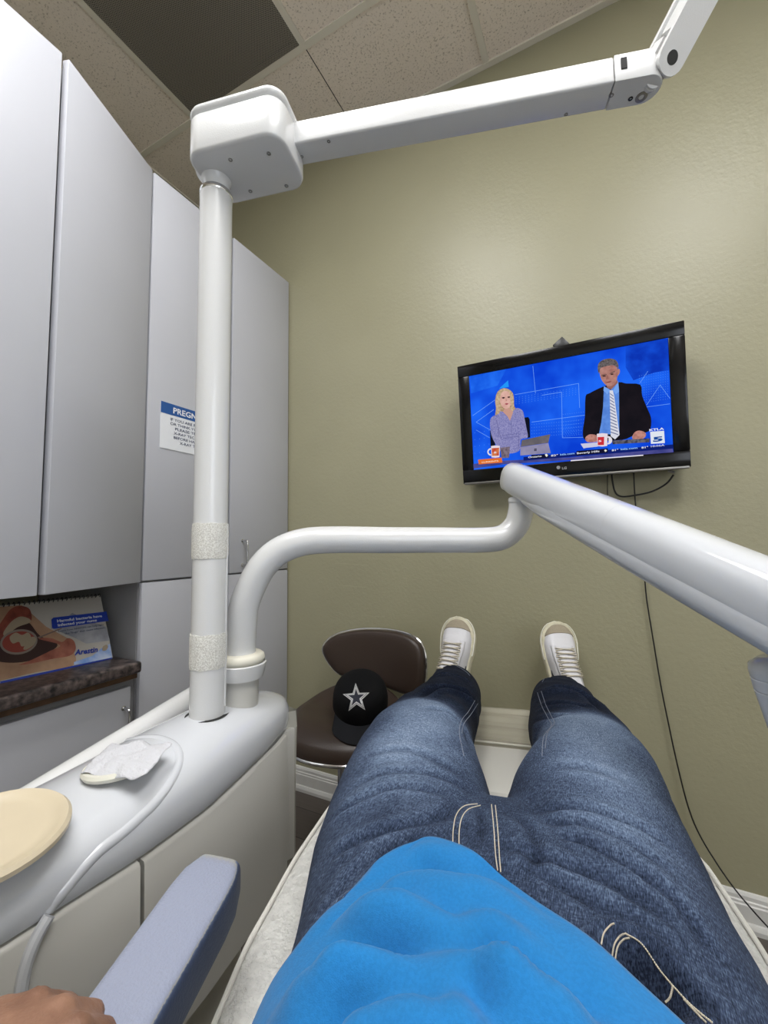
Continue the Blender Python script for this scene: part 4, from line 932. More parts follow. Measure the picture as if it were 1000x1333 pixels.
# ------------------------------------------------------------------ patient chair
CH = thing('dental_chair', W(0, .45, 0), 'white vinyl reclining dental chair carrying the patient, with grey-blue armrests', 'dental chair')
def interp(P, x):
    if x <= P[0][0]: return P[0][1:]
    for i in range(len(P)-1):
        if x <= P[i+1][0]:
            t_ = (x-P[i][0])/(P[i+1][0]-P[i][0]); t_ = t_*t_*(3-2*t_)*.5+t_*.5
            return tuple(u+(v-u)*t_ for u, v in zip(P[i][1:], P[i+1][1:]))
    return P[-1][1:]
ST = [(-.75, .13, .985), (-.55, .20, .92), (-.3, .27, .82), (-.05, .275, .715), (.12, .270, .645), (.25, .268, .624), (.37, .276, .624), (.5, .296, .627), (.63, .302, .630), (.75, .300, .630), (.85, .280, .626), (.95, .248, .62), (1.1, .203, .618), (1.2, .194, .617), (1.30, .182, .616)]
SC0 = -.018
def cush(a0, a1, n, name, m_, puff=.0, thick=.10, endround=.02, grow=0, top=0):
    R = []
    for i in range(n+1):
        t_ = i/n; a = a0+(a1-a0)*t_; hw, zt = interp(ST, a); zt += top
        e = min((a-a0), (a1-a))/endround if endround else 1
        k = sqrt(max(0, 1-(1-min(e, 1))**2))
        sl = (interp(ST, a+.01)[1]-interp(ST, a-.01)[1])/.02
        nrm_ = (Vector((0, 0, 1))-CA*sl).normalized()
        hw_ = (hw+grow)*(1 if e >= 1 else (.94+.06*k)); T_ = thick*(.25+.75*k)
        r = []
        for j in range(48):
            th_ = 2*pi*j/48; c_, s_ = cos(th_), sin(th_)
            x = hw_*abs(c_)**.42*(1 if c_ > 0 else -1); zz = T_/2*abs(s_)**.55*(1 if s_ > 0 else -1)
            edge = .016*(abs(x)/hw_)**4 if s_ > 0 else 0
            r.append(W(SC0+x, a, zt-thick/2)+nrm_*(zz+edge+(puff*(1-(x/hw_)**2) if s_ > 0 else 0)))
        R.append(r)
    b = B(); rings(b, R); return obj(name, b, m_, CH, smooth=60)
cush(-.40, .16, 30, 'backrest', M['vinyl'])
cush(-.74, -.41, 16, 'headrest', M['vinyl'], .01)
cush(.155, .862, 44, 'seat', M['vinyl'])
cush(.858, 1.295, 30, 'leg_rest', M['vinyl2'], thick=.085)
def piping(a0, a1, n, sgn, dz=-.045, out=.004, name='piping'):
    pts = []
    for i in range(n+1):
        a = a0+(a1-a0)*i/n; hw, zt = interp(ST, a); pts.append(W(SC0+sgn*(hw+out), a, zt+dz))
    b = B(); tube(b, pts, .0032, 8); return obj(name, b, M['vinyl2'], CH)
for sg in (-1, 1): piping(.16, .86, 40, sg, -.006, -.005); piping(.87, 1.06, 14, sg, -.006, -.005)
# clear protective sleeve on the foot end
R = []
for i in range(27):
    a = 1.075+.245*i/26; hw, zt = interp(ST, a); hw += .006; k = 1 if i < 23 else sqrt(max(.02, 1-((i-22)/4.2)**2))
    r = []
    for j in range(64):
        th_ = 2*pi*j/64; c_, s_ = cos(th_), sin(th_)
        x = hw*abs(c_)**.42*(1 if c_ > 0 else -1)*(.95+.05*k); zz = (.052*k)*abs(s_)**.55*(1 if s_ > 0 else -1)
        w = .004*noise.noise(Vector((x*9, a*34, 4)))+.003*noise.noise(Vector((x*5+a*20, a*60, 9)))
        r.append(W(SC0+x, a, zt-.0425+zz+.011*((abs(x)/hw)**4 if s_ > 0 else 0)+w+(.004 if s_ > 0 else -.004)))
    R.append(r)
b = B(); rings(b, R); 
M['sleeve'] = mat('translucent_foot_sleeve', (186, 181, 164), .22, bump=.5, bscale=26, coat=.4)
obj('foot_sleeve', b, M['sleeve'], CH, smooth=60)
pts = [W(SC0+x, 1.074, interp(ST, 1.075)[1]+.009+.010*(abs(x)/.21)**4) for x in [-.20+.4*i/24 for i in range(25)]]
b = B(); tube(b, pts, .0022, 8); obj('sleeve_edge', b, mat('sleeve_edge_plastic', (228, 226, 214), .3), CH)
# armrests
for sg in (-1, 1):
    n_pts = []
    if sg < 0: sa, sb, ea, eb = -.3665, -.292, -.335, -.264
    else: sa, sb, ea, eb = .262, .330, .262, .330
    R = []; L_ = 24
    for i in range(L_+1):
        a = .46-.62*i/L_; t_ = i/L_
        l = sa+(ea-sa)*min(t_*3.6, 1.8) if sg < 0 else sa; r_ = sb+(eb-sb)*min(t_*3.6, 1.8) if sg < 0 else sb
        e = min((i+.15)/2.2, 1); k = sqrt(1-(1-e)**2); c0_, hw = (l+r_)/2, (r_-l)/2*(.6+.4*k)
        R.append([W(c0_+hw*abs(cos(q_))**.36*(1 if cos(q_) > 0 else -1), a, .714+.026*(.7+.3*k)*abs(sin(q_))**.4*(1 if sin(q_) > 0 else -1)) for q_ in [2*pi*j/40 for j in range(40)]])
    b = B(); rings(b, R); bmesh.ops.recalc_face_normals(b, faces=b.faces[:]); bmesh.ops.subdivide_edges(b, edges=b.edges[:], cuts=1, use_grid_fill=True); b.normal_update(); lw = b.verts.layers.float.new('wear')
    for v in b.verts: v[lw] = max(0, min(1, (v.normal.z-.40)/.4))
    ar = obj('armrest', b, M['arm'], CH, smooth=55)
    b = B(); sm = (ea+eb)/2-(.03 if sg < 0 else 0)*0
    tube(b, cat([W(sm, .0, .69), W(sm+sg*.01, .0, .60), W(sm-sg*.02, .02, .53), W(sg*.15, .05, .50)], 5), .018, 14); obj('armrest_bracket', b, M['white'], ar)
# base
b = B(); R = []
for z, hx, a0, a1 in [(.002, .20, .02, .82), (.03, .205, .015, .825), (.05, .19, .04, .80), (.10, .12, .2, .62), (.3, .11, .22, .58), (.42, .15, .15, .66), (.46, .2, .0, .85), (.52, .21, -.02, .9)]:
    R.append([W(SC0+hx*abs(cos(q_))**.6*(1 if cos(q_) > 0 else -1), (a0+a1)/2+(a1-a0)/2*abs(sin(q_))**.6*(1 if sin(q_) > 0 else -1), z) for q_ in [2*pi*j/40 for j in range(40)]])
rings(b, R); obj('pedestal', b, M['panel'], CH, smooth=50)
b = B(); box(b, (-.17, -.3, 0), (.17, .0, .03), .01, 2, Mx=frame(W(SC0, .05, .50), CS, (CA*1+Vector((0, 0, -.38))).normalized(), CS.cross((CA+Vector((0, 0, -.38))).normalized()))); obj('back_support', b, M['panel'], CH)
b = B(); box(b, (-.12, .85, .48), (.12, 1.2, .515), .008, 2, Mx=frame((0, 0, 0), CS, CA, (0, 0, 1))); obj('leg_support', b, M['panel'], CH)
b = B(); tube(b, cat([W(-.2, .55, .30), W(-.3, .58, .2), W(-.34, .62, .1), W(-.38, .7, .012), W(-.42, .8, .01)], 6), .005, 8); obj('foot_control_cable', b, M['cable'], CH)

# ------------------------------------------------------------------ patient
PM_ = thing('person', W(0, .4, .62), 'person lying on the white chair in blue t-shirt, faded jeans and white lace-up trainers', 'person')
def voxel(bm, size, smooth_it=0):
    me = bpy.data.meshes.new('tmp'); bmesh.ops.recalc_face_normals(bm, faces=bm.faces[:]); bm.to_mesh(me); bm.free(); o = bpy.data.objects.new('tmp', me); col.objects.link(o)
    md = o.modifiers.new('r', 'REMESH'); md.mode = 'VOXEL'; md.voxel_size = size
    if smooth_it: s_ = o.modifiers.new('s', 'SMOOTH'); s_.iterations = smooth_it; s_.factor = .5
    dg = bpy.context.evaluated_depsgraph_get(); dg.update(); out = bpy.data.meshes.new_from_object(o.evaluated_get(dg))
    bpy.data.objects.remove(o); b = bmesh.new(); b.from_mesh(out); return b
def loftc(bm, sts, n=28, k=2.3, roundend=True):
    # stations (s, a, z, rs, rz); rings stand across the run of the path
    P = [W(*q[:3]) for q in sts]; R = []
    for i, q in enumerate(sts):
        T_ = (P[min(i+1, len(P)-1)]-P[max(i-1, 0)]).normalized(); sx_ = CS-T_*CS.dot(T_); sx_.normalize(); uz = sx_.cross(T_).normalized()
        if uz.z < 0: uz = -uz
        R.append([P[i]+sx_*(q[3]*abs(cos(t_))**(2/k)*(1 if cos(t_) > 0 else -1))+uz*(q[4]*abs(sin(t_))**(2/k)*(1 if sin(t_) > 0 else -1)) for t_ in [2*pi*j/n for j in range(n)]])
    rings(bm, R)
def dense(sts, m_=4):
    out = []; k = len(sts); 
    A_ = [Vector(q[:3]) for q in sts]; C1 = cat(A_, m_); C2 = cat([(q[3], q[4], 0) for q in sts], m_)
    return [(p.x, p.y, p.z, r.x, r.y) for p, r in zip(C1, C2)]
def ball(bm, c, r, Mx=None):
    b = bmesh.new(); bmesh.ops.create_uvsphere(b, u_segments=24, v_segments=16, radius=1)
    for v in b.verts: v.co = Vector((v.co.x*r[0], v.co.y*r[1], v.co.z*r[2]))
    b.transform((Matrix.Translation(c) @ Mx) if Mx is not None else Matrix.Translation(c)); merge(bm, b)
def seglimb(bm, pts, rad, n=14):
    P = cat(pts, 4); tube(bm, P, catmull_r(rad, 4), n)
    ball(bm, P[0], (rad[0]*.98,)*3); ball(bm, P[-1], (rad[-1]*.98,)*3)
# body
b = B()
loftc(b, dense([(.01, .45, .70, .13, .07), (.01, .3, .70, .14, .08), (.005, .1, .72, .155, .10), (0, -.1, .79, .185, .10), (0, -.22, .83, .19, .095), (0, -.30, .865, .15, .08), (0, -.36, .90, .07, .06), (0, -.43, .945, .058, .058)]))
for sg in (-1, 1):
    loftc(b, dense([(sg*.10, .42, .70, .085, .08), (sg*.13, .65, .70, .075, .075), (sg*.15, .85, .695, .055, .058), (sg*.146, 1.05, .69, .05, .05), (sg*.146, 1.2, .68, .036, .038), (sg*.147, 1.29, .672, .034, .036)]))
HC = W(0, -.52, 1.02); Hm = frame((0, 0, 0), CS, (CA*.55+Vector((0, 0, .35))).normalized(), CS.cross((CA*.55+Vector((0, 0, .35))).normalized()))
Hm = Hm.to_3x3().to_4x4()
ball(b, HC, (.074, .092, .108), Hm); 
fwdH = (Hm @ Vector((0, 1, 0))); upH = (Hm @ Vector((0, 0, 1))); 
ball(b, HC+fwdH*.045-upH*.045, (.055, .05, .06), Hm)
seglimb(b, [HC+fwdH*.085+upH*.015, HC+fwdH*.10-upH*.005, HC+fwdH*.112-upH*.022], [.008, .010, .014])
for sg in (-1, 1): ball(b, HC+CS*sg*.075-upH*.005, (.012, .02, .032), Hm); ball(b, HC+CS*sg*.03+fwdH*.082+upH*.008, (.016, .012, .012), Hm)
ball(b, HC+fwdH*.095-upH*.052, (.024, .010, .010), Hm)
def arm(sg, hs, ha, hz, wa):
    S_ = W(sg*.19, -.27, .855); E_ = W(hs+sg*.005, wa-.27, .792)
    Wr = W(hs, wa, .783)
    seglimb(b, [S_, W(sg*.25, -.20, .84), W(sg*.30, -.12, .82), E_], [.06, .052, .046, .042])
    seglimb(b, [E_, W(hs+sg*.004, wa-.18, .792), W(hs+sg*.002, wa-.08, .787), Wr], [.042, .045, .038, .030])
    # palm
    loftc(b, dense([(hs, wa-.02, .783, .029, .022), (hs, wa+.02, .782, .036, .020), (hs-.001, wa+.06, .779, .043, .019), (hs-.001, wa+.085, .776, .043, .015)]), k=2.6)
    for f_, (off, L1, L2_, L3, r1) in enumerate([(.032, .036, .024, .018, .0100), (.011, .041, .027, .019, .0104), (-.011, .038, .025, .018, .0100), (-.031, .030, .019, .016, .0090)]):
        o_ = hs+(-sg)*off*1.0; K = W(o_, wa+.087-(.006 if f_ in (0,) else 0)-(.012 if f_ == 3 else 0), .781)
        p1 = K+CA*L1*.62-Z*L1*.60; p2 = p1-CA*L2_*.35-Z*L2_*.62; p2.z = max(p2.z, .7485); p3 = p2-CA*L3*.95; p3.z = max(p3.z, .7485)
        tube(b, [K-CA*.02, K, K.lerp(p1, .5)+CA*.001, p1, p1.lerp(p2, .5), p2, p2.lerp(p3, .5), p3], [r1*.9, r1*1.12, r1*.98, r1*1.05, r1*.92, r1*.95, r1*.85, r1*.8], 12)
        ball(b, K+Z*.001, (r1*1.15,)*3); ball(b, p3, (r1*.8,)*3)
    t0 = W(hs-sg*.030, wa+.012, .775); t1 = W(hs-sg*.052, wa+.045, .768); t2 = W(hs-sg*.056, wa+.075, .762); t3 = W(hs-sg*.048, wa+.098, .757)
    tube(b, [t0, t1, t1.lerp(t2, .5), t2, t3], [.017, .0145, .012, .0118, .0095], 12); ball(b, t3, (.0095,)*3)
arm(-1, -.311, .26, .78, .157)
arm(1, .296, .26, .78, .12)
bd = voxel(b, .0045, 2)
obj('body', bd, M['skin'], PM_, smooth=180, recalc=False)
b = B(); ball(b, HC-fwdH*.012+upH*.016, (.080, .088, .100), Hm); bh = voxel(b, .006, 1)
for v in bh.verts: v.co += (v.co-HC).normalized()*.004*noise.noise(v.co*60)
bmesh.ops.delete(bh, geom=[v for v in bh.verts if (v.co-HC).dot(fwdH) > .048 and (v.co-HC).dot(upH) < .055], context='VERTS')
obj('hair', bh, M['hair'], PM_, recalc=False)

# wrinkles pressed into a cloth mesh along measured fold lines
def polydist(V_, P_):
    best = np.full(len(V_), 9.0); tpar = np.zeros(len(V_)); n = len(P_)-1
    for i in range(n):
        a_, b_ = P_[i], P_[i+1]; ab = b_-a_; L_ = (ab*ab).sum()+1e-12
        t_ = np.clip(((V_-a_)@ab)/L_, 0, 1); d_ = np.linalg.norm(V_-(a_+t_[:, None]*ab), axis=1)
        m_ = d_ < best; best[m_] = d_[m_]; tpar[m_] = (i+t_[m_])/n
    return best, tpar
def bm_bvh(bm): return BVHTree.FromBMesh(bm)
def fold(bm, lines, mask=None):
    bm.normal_update(); bv_ = bm_bvh(bm); V_ = np.array([v.co[:] for v in bm.verts]); Nn = np.array([v.normal[:] for v in bm.verts]); D_ = np.zeros(len(V_)); Fd = np.zeros(len(V_))
    for px, depth, w in lines:
        Q = [q[0] for q in drop(bv_, px, 6)]
        if len(Q) < 2: continue
        for _ in range(6): Q = [Q[0]]+[(Q[i-1]+Q[i]*2+Q[i+1])/4 for i in range(1, len(Q)-1)]+[Q[-1]]
        d_, t_ = polydist(V_, np.array([q[:] for q in Q])); taper = np.clip(np.sin(np.pi*np.clip(t_*.96+.02, 0, 1))*1.6, 0, 1)
        D_ += taper*(-depth*np.exp(-(d_/w)**2)+depth*.75*np.exp(-((d_-1.9*w)/(1.1*w))**2)*(d_ < 5*w))
        Fd += taper*(-.12*np.exp(-(d_/(w*.8))**2)+.07*np.exp(-((d_-1.9*w)/(1.0*w))**2))
    if mask is not None: D_ = D_*mask
    for v, n_, d_ in zip(bm.verts, Nn, D_): v.co += Vector(n_)*float(d_)
    return Fd
# jeans
b = B()
LS = [(-.085, .26, .71, .086, .093), (-.100, .40, .705, .100, .096), (-.122, .53, .70, .113, .095), (-.146, .70, .70, .118, .091), (-.163, .83, .698, .105, .088), (-.164, .94, .690, .097, .078), (-.150, 1.05, .686, .090, .074), (-.140, 1.15, .682, .080, .068), (-.138, 1.23, .676, .076, .062), (-.152, 1.285, .674, .062, .057), (-.156, 1.305, .673, .056, .054)]
RS = [(.100, .26, .71, .090, .093), (.102, .40, .705, .100, .096), (.100, .53, .70, .110, .095), (.114, .70, .70, .113, .092), (.144, .83, .698, .097, .088), (.143, .94, .690, .093, .078), (.138, 1.05, .686, .088, .074), (.140, 1.15, .682, .080, .068), (.145, 1.22, .675, .076, .062), (.153, 1.275, .672, .060, .056), (.155, 1.295, .671, .055, .053)]
loftc(b, dense(LS)); loftc(b, dense(RS))
loftc(b, dense([(.010, .10, .71, .164, .115), (.011, .25, .705, .172, .112), (.010, .36, .70, .177, .106), (.008, .46, .70, .176, .098), (-.006, .54, .695, .165, .088), (-.010, .60, .69, .11, .075), (-.010, .635, .685, .05, .055)]))
jb = voxel(b, .0058, 6)
for v in jb.verts:                                            # the hems are cut on a slant: long at the heel
    a_ = v.co.dot(CA); t_ = min(max((a_-1.10)/.2, 0), 1); v.co += CA*((v.co.z-.69)*.95*t_)
random.seed(2)
JL = [([(704, 1074), (760, 1076), (808, 1090), (880, 1138)], .0030, .0065), ([(732, 1094), (760, 1098), (824, 1130), (860, 1158)], .004, .006),
      ([(652, 1102), (732, 1130), (792, 1146), (880, 1206)], .0035, .0075), ([(700, 1058), (760, 1054), (824, 1070), (880, 1106)], .003, .007),
      ([(690, 1130), (760, 1170), (830, 1200), (900, 1262)], .003, .007), ([(760, 1180), (830, 1225), (900, 1290), (930, 1330)], .003, .008), ([(820, 1120), (880, 1170), (925, 1240)], .003, .006),
      ([(430, 1068), (459, 1048), (517, 1022), (580, 1035)], .0032, .007), ([(430, 1118), (459, 1097), (517, 1080), (575, 1065), (601, 1045)], .0036, .0075), ([(425, 1170), (473, 1129), (526, 1097), (569, 1080)], .0034, .007),
      ([(410, 1200), (440, 1165), (480, 1140), (510, 1120)], .003, .006), ([(470, 990), (520, 975), (560, 985), (600, 1010)], .002, .008), ([(455, 1030), (500, 1005), (560, 1005), (610, 1030)], .0022, .007),
      ([(400, 1235), (425, 1205), (455, 1180)], .003, .006),
      ([(548, 905), (575, 895), (600, 900), (618, 912)], .011, .009), ([(560, 882), (590, 878), (612, 890)], .005, .006), ([(550, 925), (580, 925), (606, 950), (612, 975)], .004, .008),
      ([(705, 900), (735, 898), (765, 908), (785, 930)], .011, .009), ([(700, 920), (735, 915), (770, 925)], .004, .006), ([(695, 940), (720, 935), (750, 930)], .003, .007),
      ([(665, 1060), (690, 1080), (700, 1110), (690, 1140)], .003, .007), ([(620, 1050), (628, 1070), (624, 1100)], .002, .005), ([(720, 1000), (770, 1000), (820, 1020)], .002, .009)]
fd = fold(jb, JL)
def sstep(a, b_, x): t_ = min(max((x-a)/(b_-a), 0), 1); return t_*t_*(3-2*t_)
lay = jb.verts.layers.float.new('fade_shade')
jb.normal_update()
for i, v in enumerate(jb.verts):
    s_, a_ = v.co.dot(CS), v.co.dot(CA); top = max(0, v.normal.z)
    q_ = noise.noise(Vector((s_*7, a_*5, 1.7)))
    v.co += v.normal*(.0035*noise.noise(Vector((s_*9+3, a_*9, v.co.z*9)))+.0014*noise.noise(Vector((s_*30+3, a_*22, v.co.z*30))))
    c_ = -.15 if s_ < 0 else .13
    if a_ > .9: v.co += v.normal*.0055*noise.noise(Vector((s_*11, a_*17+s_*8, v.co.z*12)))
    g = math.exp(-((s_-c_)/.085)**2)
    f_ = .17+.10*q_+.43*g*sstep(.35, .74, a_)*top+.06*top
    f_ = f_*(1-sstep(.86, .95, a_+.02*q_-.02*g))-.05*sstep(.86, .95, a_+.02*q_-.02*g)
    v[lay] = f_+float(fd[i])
# pocket pulled open on the right hip, shade of its mouth painted in
bv_ = bm_bvh(jb); V_ = np.array([v.co[:] for v in jb.verts]); Q = drop(bv_, [(812, 1236), (830, 1248), (850, 1268), (868, 1292)], 5)
d_, t_ = polydist(V_, np.array([q[0][:] for q in Q]))
for v, d in zip(jb.verts, d_):
    if d < .04:
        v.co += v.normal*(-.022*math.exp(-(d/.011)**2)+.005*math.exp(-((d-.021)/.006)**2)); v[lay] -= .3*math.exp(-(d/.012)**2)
jbv = bm_bvh(jb)
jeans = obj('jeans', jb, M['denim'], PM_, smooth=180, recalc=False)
def stitch(px, n=10, r=.00062, lift=.0006, m_=None, dash=True, name='stitching'):
    Q = drop(jbv, px, n, lift); b = B()
    if len(Q) < 2: return
    P_ = [q[0] for q in Q]; L_ = 0; acc = [P_[0]]
    # resample by length
    res = [P_[0]]; step = .0048
    for p, q in zip(P_, P_[1:]):
        if (q-p).length > .05: continue
        k = max(1, int((q-p).length/step)); res += [p.lerp(q, (i+1)/k) for i in range(k)]
    for i in range(0, len(res)-1, 1):
        if (res[i+1]-res[i]).length < .012:
            e_ = res[i].lerp(res[i+1], .66) if dash else res[i+1]; tube(b, [res[i], e_], r, 5)
    o = obj(name, b, m_ or M['thread'], jeans, smooth=0); return tag(o, kind='stuff')
for px in [[(640, 1048), (643, 1080), (645, 1110), (648, 1134)], [(645, 1049), (648, 1080), (650, 1110), (652, 1136)],
           [(590, 1104), (590, 1082), (594, 1062), (604, 1050), (622, 1047)], [(598, 1106), (598, 1084), (601, 1066), (610, 1054), (626, 1049)],
           [(783, 1230), (786, 1216), (794, 1206), (800, 1203)], [(797, 1246), (800, 1230), (808, 1219), (816, 1216)], [(801, 1250), (804, 1234), (812, 1224), (820, 1222)],
           [(816, 1217), (836, 1230), (858, 1262), (874, 1282), (900, 1310), (928, 1333)], [(876, 1285), (872, 1300), (866, 1306)], [(890, 1302), (905, 1318), (920, 1333)],
           [(715, 1206), (735, 1214), (745, 1222)],
           [(404, 1240), (385, 1255), (378, 1275), (372, 1290)], [(395, 1256), (383, 1268), (376, 1290), (372, 1300)]]:
    stitch(px)
for px in [[(618, 912), (610, 926), (601, 938), (598, 955), (604, 985)], [(622, 916), (613, 930), (604, 942), (601, 955)],
           [(700, 902), (706, 920), (714, 935), (718, 945), (708, 960), (706, 985)], [(705, 900), (711, 918), (719, 934), (722, 942), (713, 955), (710, 975)],
           [(575, 862), (592, 866), (606, 874), (612, 880)], [(706, 888), (715, 878), (735, 875), (752, 880)]]:
    stitch(px, m_=M['thread2'], r=.0007)
# metal rivet by the left pocket
Q = drop(jbv, [(382, 1262)], 1, .001)
if Q: screw(Q[0][0], Q[0][1], .005, jeans, M['steel'])
# belt loop / waist seam details are hidden under the shirt
# shirt
HEM = [(300, 1360), (338, 1333), (376, 1283), (418, 1232), (462, 1180), (508, 1128), (538, 1103), (560, 1094), (592, 1104), (640, 1128), (700, 1180), (760, 1228), (820, 1280), (880, 1333), (905, 1352)]
HZ = [W(0, 0, 0)]*0
TP = [(-.34, .885, .215, .08), (-.2, .835, .222, .115), (-.1, .795, .218, .128), (0, .745, .212, .142), (.1, .720, .202, .142), (.2, .706, .195, .136), (.3, .702, .193, .128), (.4, .700, .195, .119), (.5, .700, .195, .112), (.6, .70, .186, .106), (.66, .695, .17, .10)]
TOFF = .006
def torso(th_, a):
    zc_, w_, h_ = interp(TP, a); c_ = cos(th_); return W(TOFF+w_*sin(th_), a, zc_+h_*(abs(c_)**.85)*(1 if c_ > 0 else -1))
tb = B(); rings(tb, [[torso(radians(-110+220*j/80), .1+.56*i/60) for j in range(81)] for i in range(61)], closed=False, caps=False)
tbv = bm_bvh(tb); hem = []
for p, _ in drop(tbv, HEM, 6):
    a = p.dot(CA); zc_, w_, h_ = interp(TP, a); sn = max(-1, min(1, (p.dot(CS)-TOFF)/w_)); th_ = math.asin(sn)
    hem.append((th_ if p.z > zc_ else pi*(1 if th_ > 0 else -1)-th_, a))
tb.free(); hem.sort()
def hem_a(th_):
    if th_ <= hem[0][0]: return max(.10, hem[0][1]-(hem[0][0]-th_)*1.1)
    if th_ >= hem[-1][0]: return max(.10, hem[-1][1]-(th_-hem[-1][0])*.35)
    for (s0, a0), (s1, a1) in zip(hem, hem[1:]):
        if th_ <= s1: return a0+(a1-a0)*(th_-s0)/(s1-s0+1e-9)
b = B(); nu, nv = 190, 190; G = []
for i in range(nu+1):
    th_ = radians(-118+236*i/nu); row = []
    for j in range(nv+1):
        t_ = j/nv; h0 = hem_a(th_); row.append(b.verts.new(torso(th_, h0+(-.33-h0)*t_)))
    G.append(row)
for i in range(nu):
    for j in range(nv): b.faces.new((G[i][j], G[i+1][j], G[i+1][j+1], G[i][j+1]))
bmesh.ops.recalc_face_normals(b, faces=b.faces[:])
b.normal_update()
if b.faces[len(b.faces)//2].normal.z < 0: bmesh.ops.reverse_faces(b, faces=b.faces[:])
SL = [([(415, 1215), (445, 1185), (480, 1163), (530, 1140), (580, 1136), (650, 1145), (710, 1180), (760, 1225)], .010, .010),
      ([(380, 1284), (420, 1262), (461, 1248), (547, 1243), (600, 1256), (650, 1270), (700, 1282)], .013, .010),
      ([(530, 1205), (580, 1205), (625, 1225), (690, 1262), (760, 1310), (800, 1340)], .008, .010),
      ([(365, 1322), (420, 1290), (480, 1277), (560, 1282), (620, 1310), (660, 1345)], .010, .009),
      ([(600, 1190), (650, 1200), (720, 1240), (790, 1300)], .006, .009), ([(430, 1345), (480, 1320), (550, 1315), (600, 1340)], .008, .009),
      ([(520, 1112), (545, 1125), (575, 1128)], .004, .006), ([(600, 1112), (640, 1138), (690, 1180), (740, 1222)], .004, .006), ([(345, 1330), (380, 1290), (410, 1255)], .005, .009)]
SL = [(p_, d_*2.5, w_*1.2) for p_, d_, w_ in SL]
fold(b, SL, np.array([.18+.82*sstep(.0, .16, (k % (nv+1))/nv) for k in range(len(b.verts))]))
bmesh.ops.smooth_vert(b, verts=[v for v in b.verts if not v.is_boundary], factor=.5, use_axis_x=True, use_axis_y=True, use_axis_z=True)
bmesh.ops.smooth_vert(b, verts=[v for v in b.verts if not v.is_boundary], factor=.5, use_axis_x=True, use_axis_y=True, use_axis_z=True)
b.normal_update()
for v in b.verts:
    s_, a_ = v.co.dot(CS), v.co.dot(CA); v.co += v.normal*(.003*noise.noise(Vector((s_*8, a_*11, 5)))+.0012*noise.noise(Vector((s_*34, a_*30, 5))))
for v in b.verts:
    if v.co.dot(CA) > .14:
        loc, nn, _, dist = jbv.find_nearest(v.co, .08)
        if loc is not None:
            dd_ = (v.co-loc).dot(nn)
            if dd_ < .007 and nn.z > -.2: v.co += nn*(.007-dd_)
bmesh.ops.smooth_vert(b, verts=[v for v in b.verts if not v.is_boundary], factor=.5, use_axis_x=True, use_axis_y=True, use_axis_z=True)
for _ in range(8):
    e_ = [G[i][0].co.copy() for i in range(nu+1)]
    for i in range(1, nu): G[i][0].co = (e_[i-1]+e_[i]*2+e_[i+1])/4
shirt = obj('t_shirt', b, M['shirt'], PM_, smooth=180, recalc=False)
md = shirt.modifiers.new('s', 'SOLIDIFY'); md.thickness = .003; md.offset = 1
b = B()
for sg in (-1, 1):
    b = B(); tube(b, cat([W(sg*.15, -.285, .875), W(sg*.20, -.26, .862), W(sg*.26, -.19, .842), W(sg*.298, -.125, .826)], 4), catmull_r([.088, .078, .068, .066], 4), 28, caps=False); o = obj('sleeve', b, M['shirt'], shirt, smooth=180); md = o.modifiers.new('s', 'SOLIDIFY'); md.thickness = .003
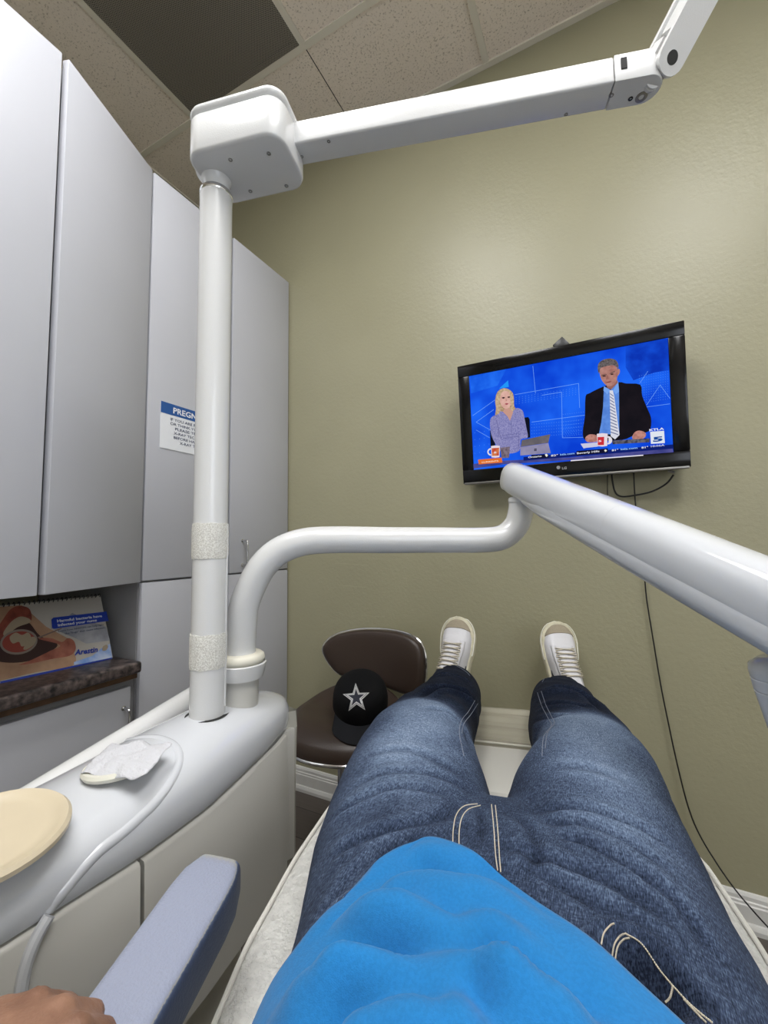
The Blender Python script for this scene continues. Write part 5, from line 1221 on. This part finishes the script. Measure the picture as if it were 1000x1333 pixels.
# shoes
def shoe(mx, sg, lab):
    WT = [(0, .004), (.012, .020), (.04, .029), (.1, .035), (.22, .038), (.38, .038), (.52, .042), (.66, .049), (.78, .051), (.87, .047), (.93, .039), (.97, .028), (.99, .017), (1, .004)]
    HT = [(0, .06), (.03, .095), (.1, .112), (.25, .115), (.38, .108), (.5, .088), (.62, .073), (.74, .062), (.84, .054), (.92, .047), (.97, .040), (1, .030)]
    L_ = .292
    def wid(t_): return interp(WT, t_)[0] if t_ < .76 else max(.003, .0512*max(0, 1-((min(t_, 1)-.76)/.24)**2.3)**.5)
    def sh(t_): return .006*sin(pi*t_)*-sg*(1 if t_ > .3 else .3)
    def up_(t_, ph, off=0):
        w_ = wid(t_)*.96; H_ = interp(HT, t_)[0]; c_, s_ = cos(ph), max(0.0, sin(ph))
        p = Vector((sh(t_)+(w_+off)*abs(c_)**.62*(1 if c_ > 0 else -1), t_*L_, .018+(H_-.018+off)*s_**.85)); return mx @ p
    root = bpy.data.objects.new('shoe', None)
    b = B(); ts = [0, .006, .02, .04, .07]+[.1+.85*i/24 for i in range(25)]+[.965, .975, .984, .991, .996, .999]
    rings(b, [[mx @ Vector((sh(t_)+(wid(t_)*1.05+.003)*abs(cos(q_))**.5*(1 if cos(q_) > 0 else -1), -.003+t_*(L_+.011), .013+.018*abs(sin(q_))**.5*(1 if sin(q_) > 0 else -1)+(.004 if t_ > .8 and sin(q_) > 0 else 0))) for q_ in [2*pi*k/28 for k in range(28)]] for t_ in ts])
    so = obj('shoe', b, M['shoe'], PM_); so.data.materials.clear(); so.data.materials.append(M['sole'])
    so.name = 'shoe'; root = so
    if lab: so['label'] = lab
    def sub(name, b, m_, smooth=60): return obj(name, b, m_, so, smooth=smooth)
    b = B(); tt = [.02+.93*i/36 for i in range(37)]+[.965, .977, .987, .994, .998]; rings(b, [[up_(t_, pi*k/26) for k in range(27)]+[mx @ Vector((sh(t_), t_*L_, .012))] for t_ in tt]); sub('upper', b, M['shoe'])
    b = B(); tt = [.885+.108*i/14 for i in range(15)]
    R = []
    for t_ in tt: R.append([up_(min(t_+.03*(abs(cos(pi*k/26))**2)*(-1), 1), pi*k/26, .0012) for k in range(27)])
    G_ = R; rings(b, G_, closed=False, caps=False); o = sub('toe_cap', b, M['suede']); md = o.modifiers.new('s', 'SOLIDIFY'); md.thickness = .0015; md.offset = 0
    # foxing stripe round the toe
    b = B(); tube(b, [mx @ Vector((sh(t_)+s2*(wid(t_)*1.05+.004), -.003+t_*(L_+.0115), .027)) for s2, t_ in [(-1, .6+.4*k/14) for k in range(15)]+[(1, 1-.4*k/14) for k in range(1, 15)]], .0022, 6); sub('foxing_stripe', b, M['lid'])
    # eyestays and tongue
    for s2 in (-1, 1):
        b = B(); Rr = []
        for i in range(15):
            t_ = .34+.40*i/14; c0_ = pi/2+s2*(.42-.10*(i/14)); Rr.append([up_(t_, c0_+s2*.36*(k/4), .0016-(.0012 if k in (0, 4) else 0)) for k in range(5)])
        rings(b, Rr, closed=False, caps=False); o = sub('eyestay', b, M['shoe']); md = o.modifiers.new('s', 'SOLIDIFY'); md.thickness = .002
    b = B(); Rr = []
    for i in range(14):
        t_ = .30+.42*i/13; Rr.append([up_(t_, pi/2-.40+.80*k/6, .0006+.001*sin(pi*k/6)) for k in range(7)])
    rings(b, Rr, closed=False, caps=False); o = sub('tongue', b, M['shoe']); md = o.modifiers.new('s', 'SOLIDIFY'); md.thickness = .002
    for i in range(7):
        t_ = .40+.047*i
        for s2 in (-1, 1):
            b = B(); n_ = 9
            pts = [up_(t_+(.030*k/n_)*1.0, pi/2+s2*(-.62+1.24*k/n_)*(1-.06*i), .0045+.0025*sin(pi*k/n_)+(.001 if s2 > 0 else 0)) for k in range(n_+1)]
            tube(b, pts, .0028, 8, flat=.6); sub('lace', b, M['lace'])
    # side mark
    for s2 in (1, -1):
        b = B(); Rr = []
        prof = [(.08, .50, .62), (.16, .30, .66), (.24, .18, .62), (.32, .12, .50), (.40, .12, .34), (.46, .16, .24), (.50, .20, .23)]
        for i in range(25):
            t_ = .08+.42*i/24; l0, l1 = interp(prof, t_)
            Rr.append([up_(t_, (pi/2-s2*(pi/2-(l0+(l1-l0)*k/4)*1.15)), .0012) for k in range(5)])
        rings(b, Rr, closed=False, caps=False); o = sub('side_mark', b, M['black']); md = o.modifiers.new('s', 'SOLIDIFY'); md.thickness = .001
    return so
def shoeframe(toe, lean, roll_, tilt, sgn):
    y_ = (Vector((0, 0, 1))*cos(tilt)+CA*sin(tilt)+CS*lean).normalized()
    z_ = -CA*cos(roll_)+CS*sin(roll_); z_ = (z_-y_*z_.dot(y_)).normalized(); x_ = y_.cross(z_)
    return frame(toe-y_*.300, x_, y_, z_)
shoe(shoeframe(at(601, 806, 1.43), .10, radians(-16), radians(24), -1), -1, None)
shoe(shoeframe(at(721, 812, 1.43), -.08, radians(14), radians(24), 1), 1, None)

# ------------------------------------------------------------------ world and view
w = bpy.data.worlds.new('world'); bpy.context.scene.world = w; w.use_nodes = True
w.node_tree.nodes['Background'].inputs[0].default_value = (.6, .65, .7, 1); w.node_tree.nodes['Background'].inputs[1].default_value = .15
sc_ = bpy.context.scene
sc_.view_settings.view_transform = 'Standard'; sc_.view_settings.look = 'None'; sc_.view_settings.exposure = 0; sc_.view_settings.gamma = 1
sc_.view_settings.use_curve_mapping = False
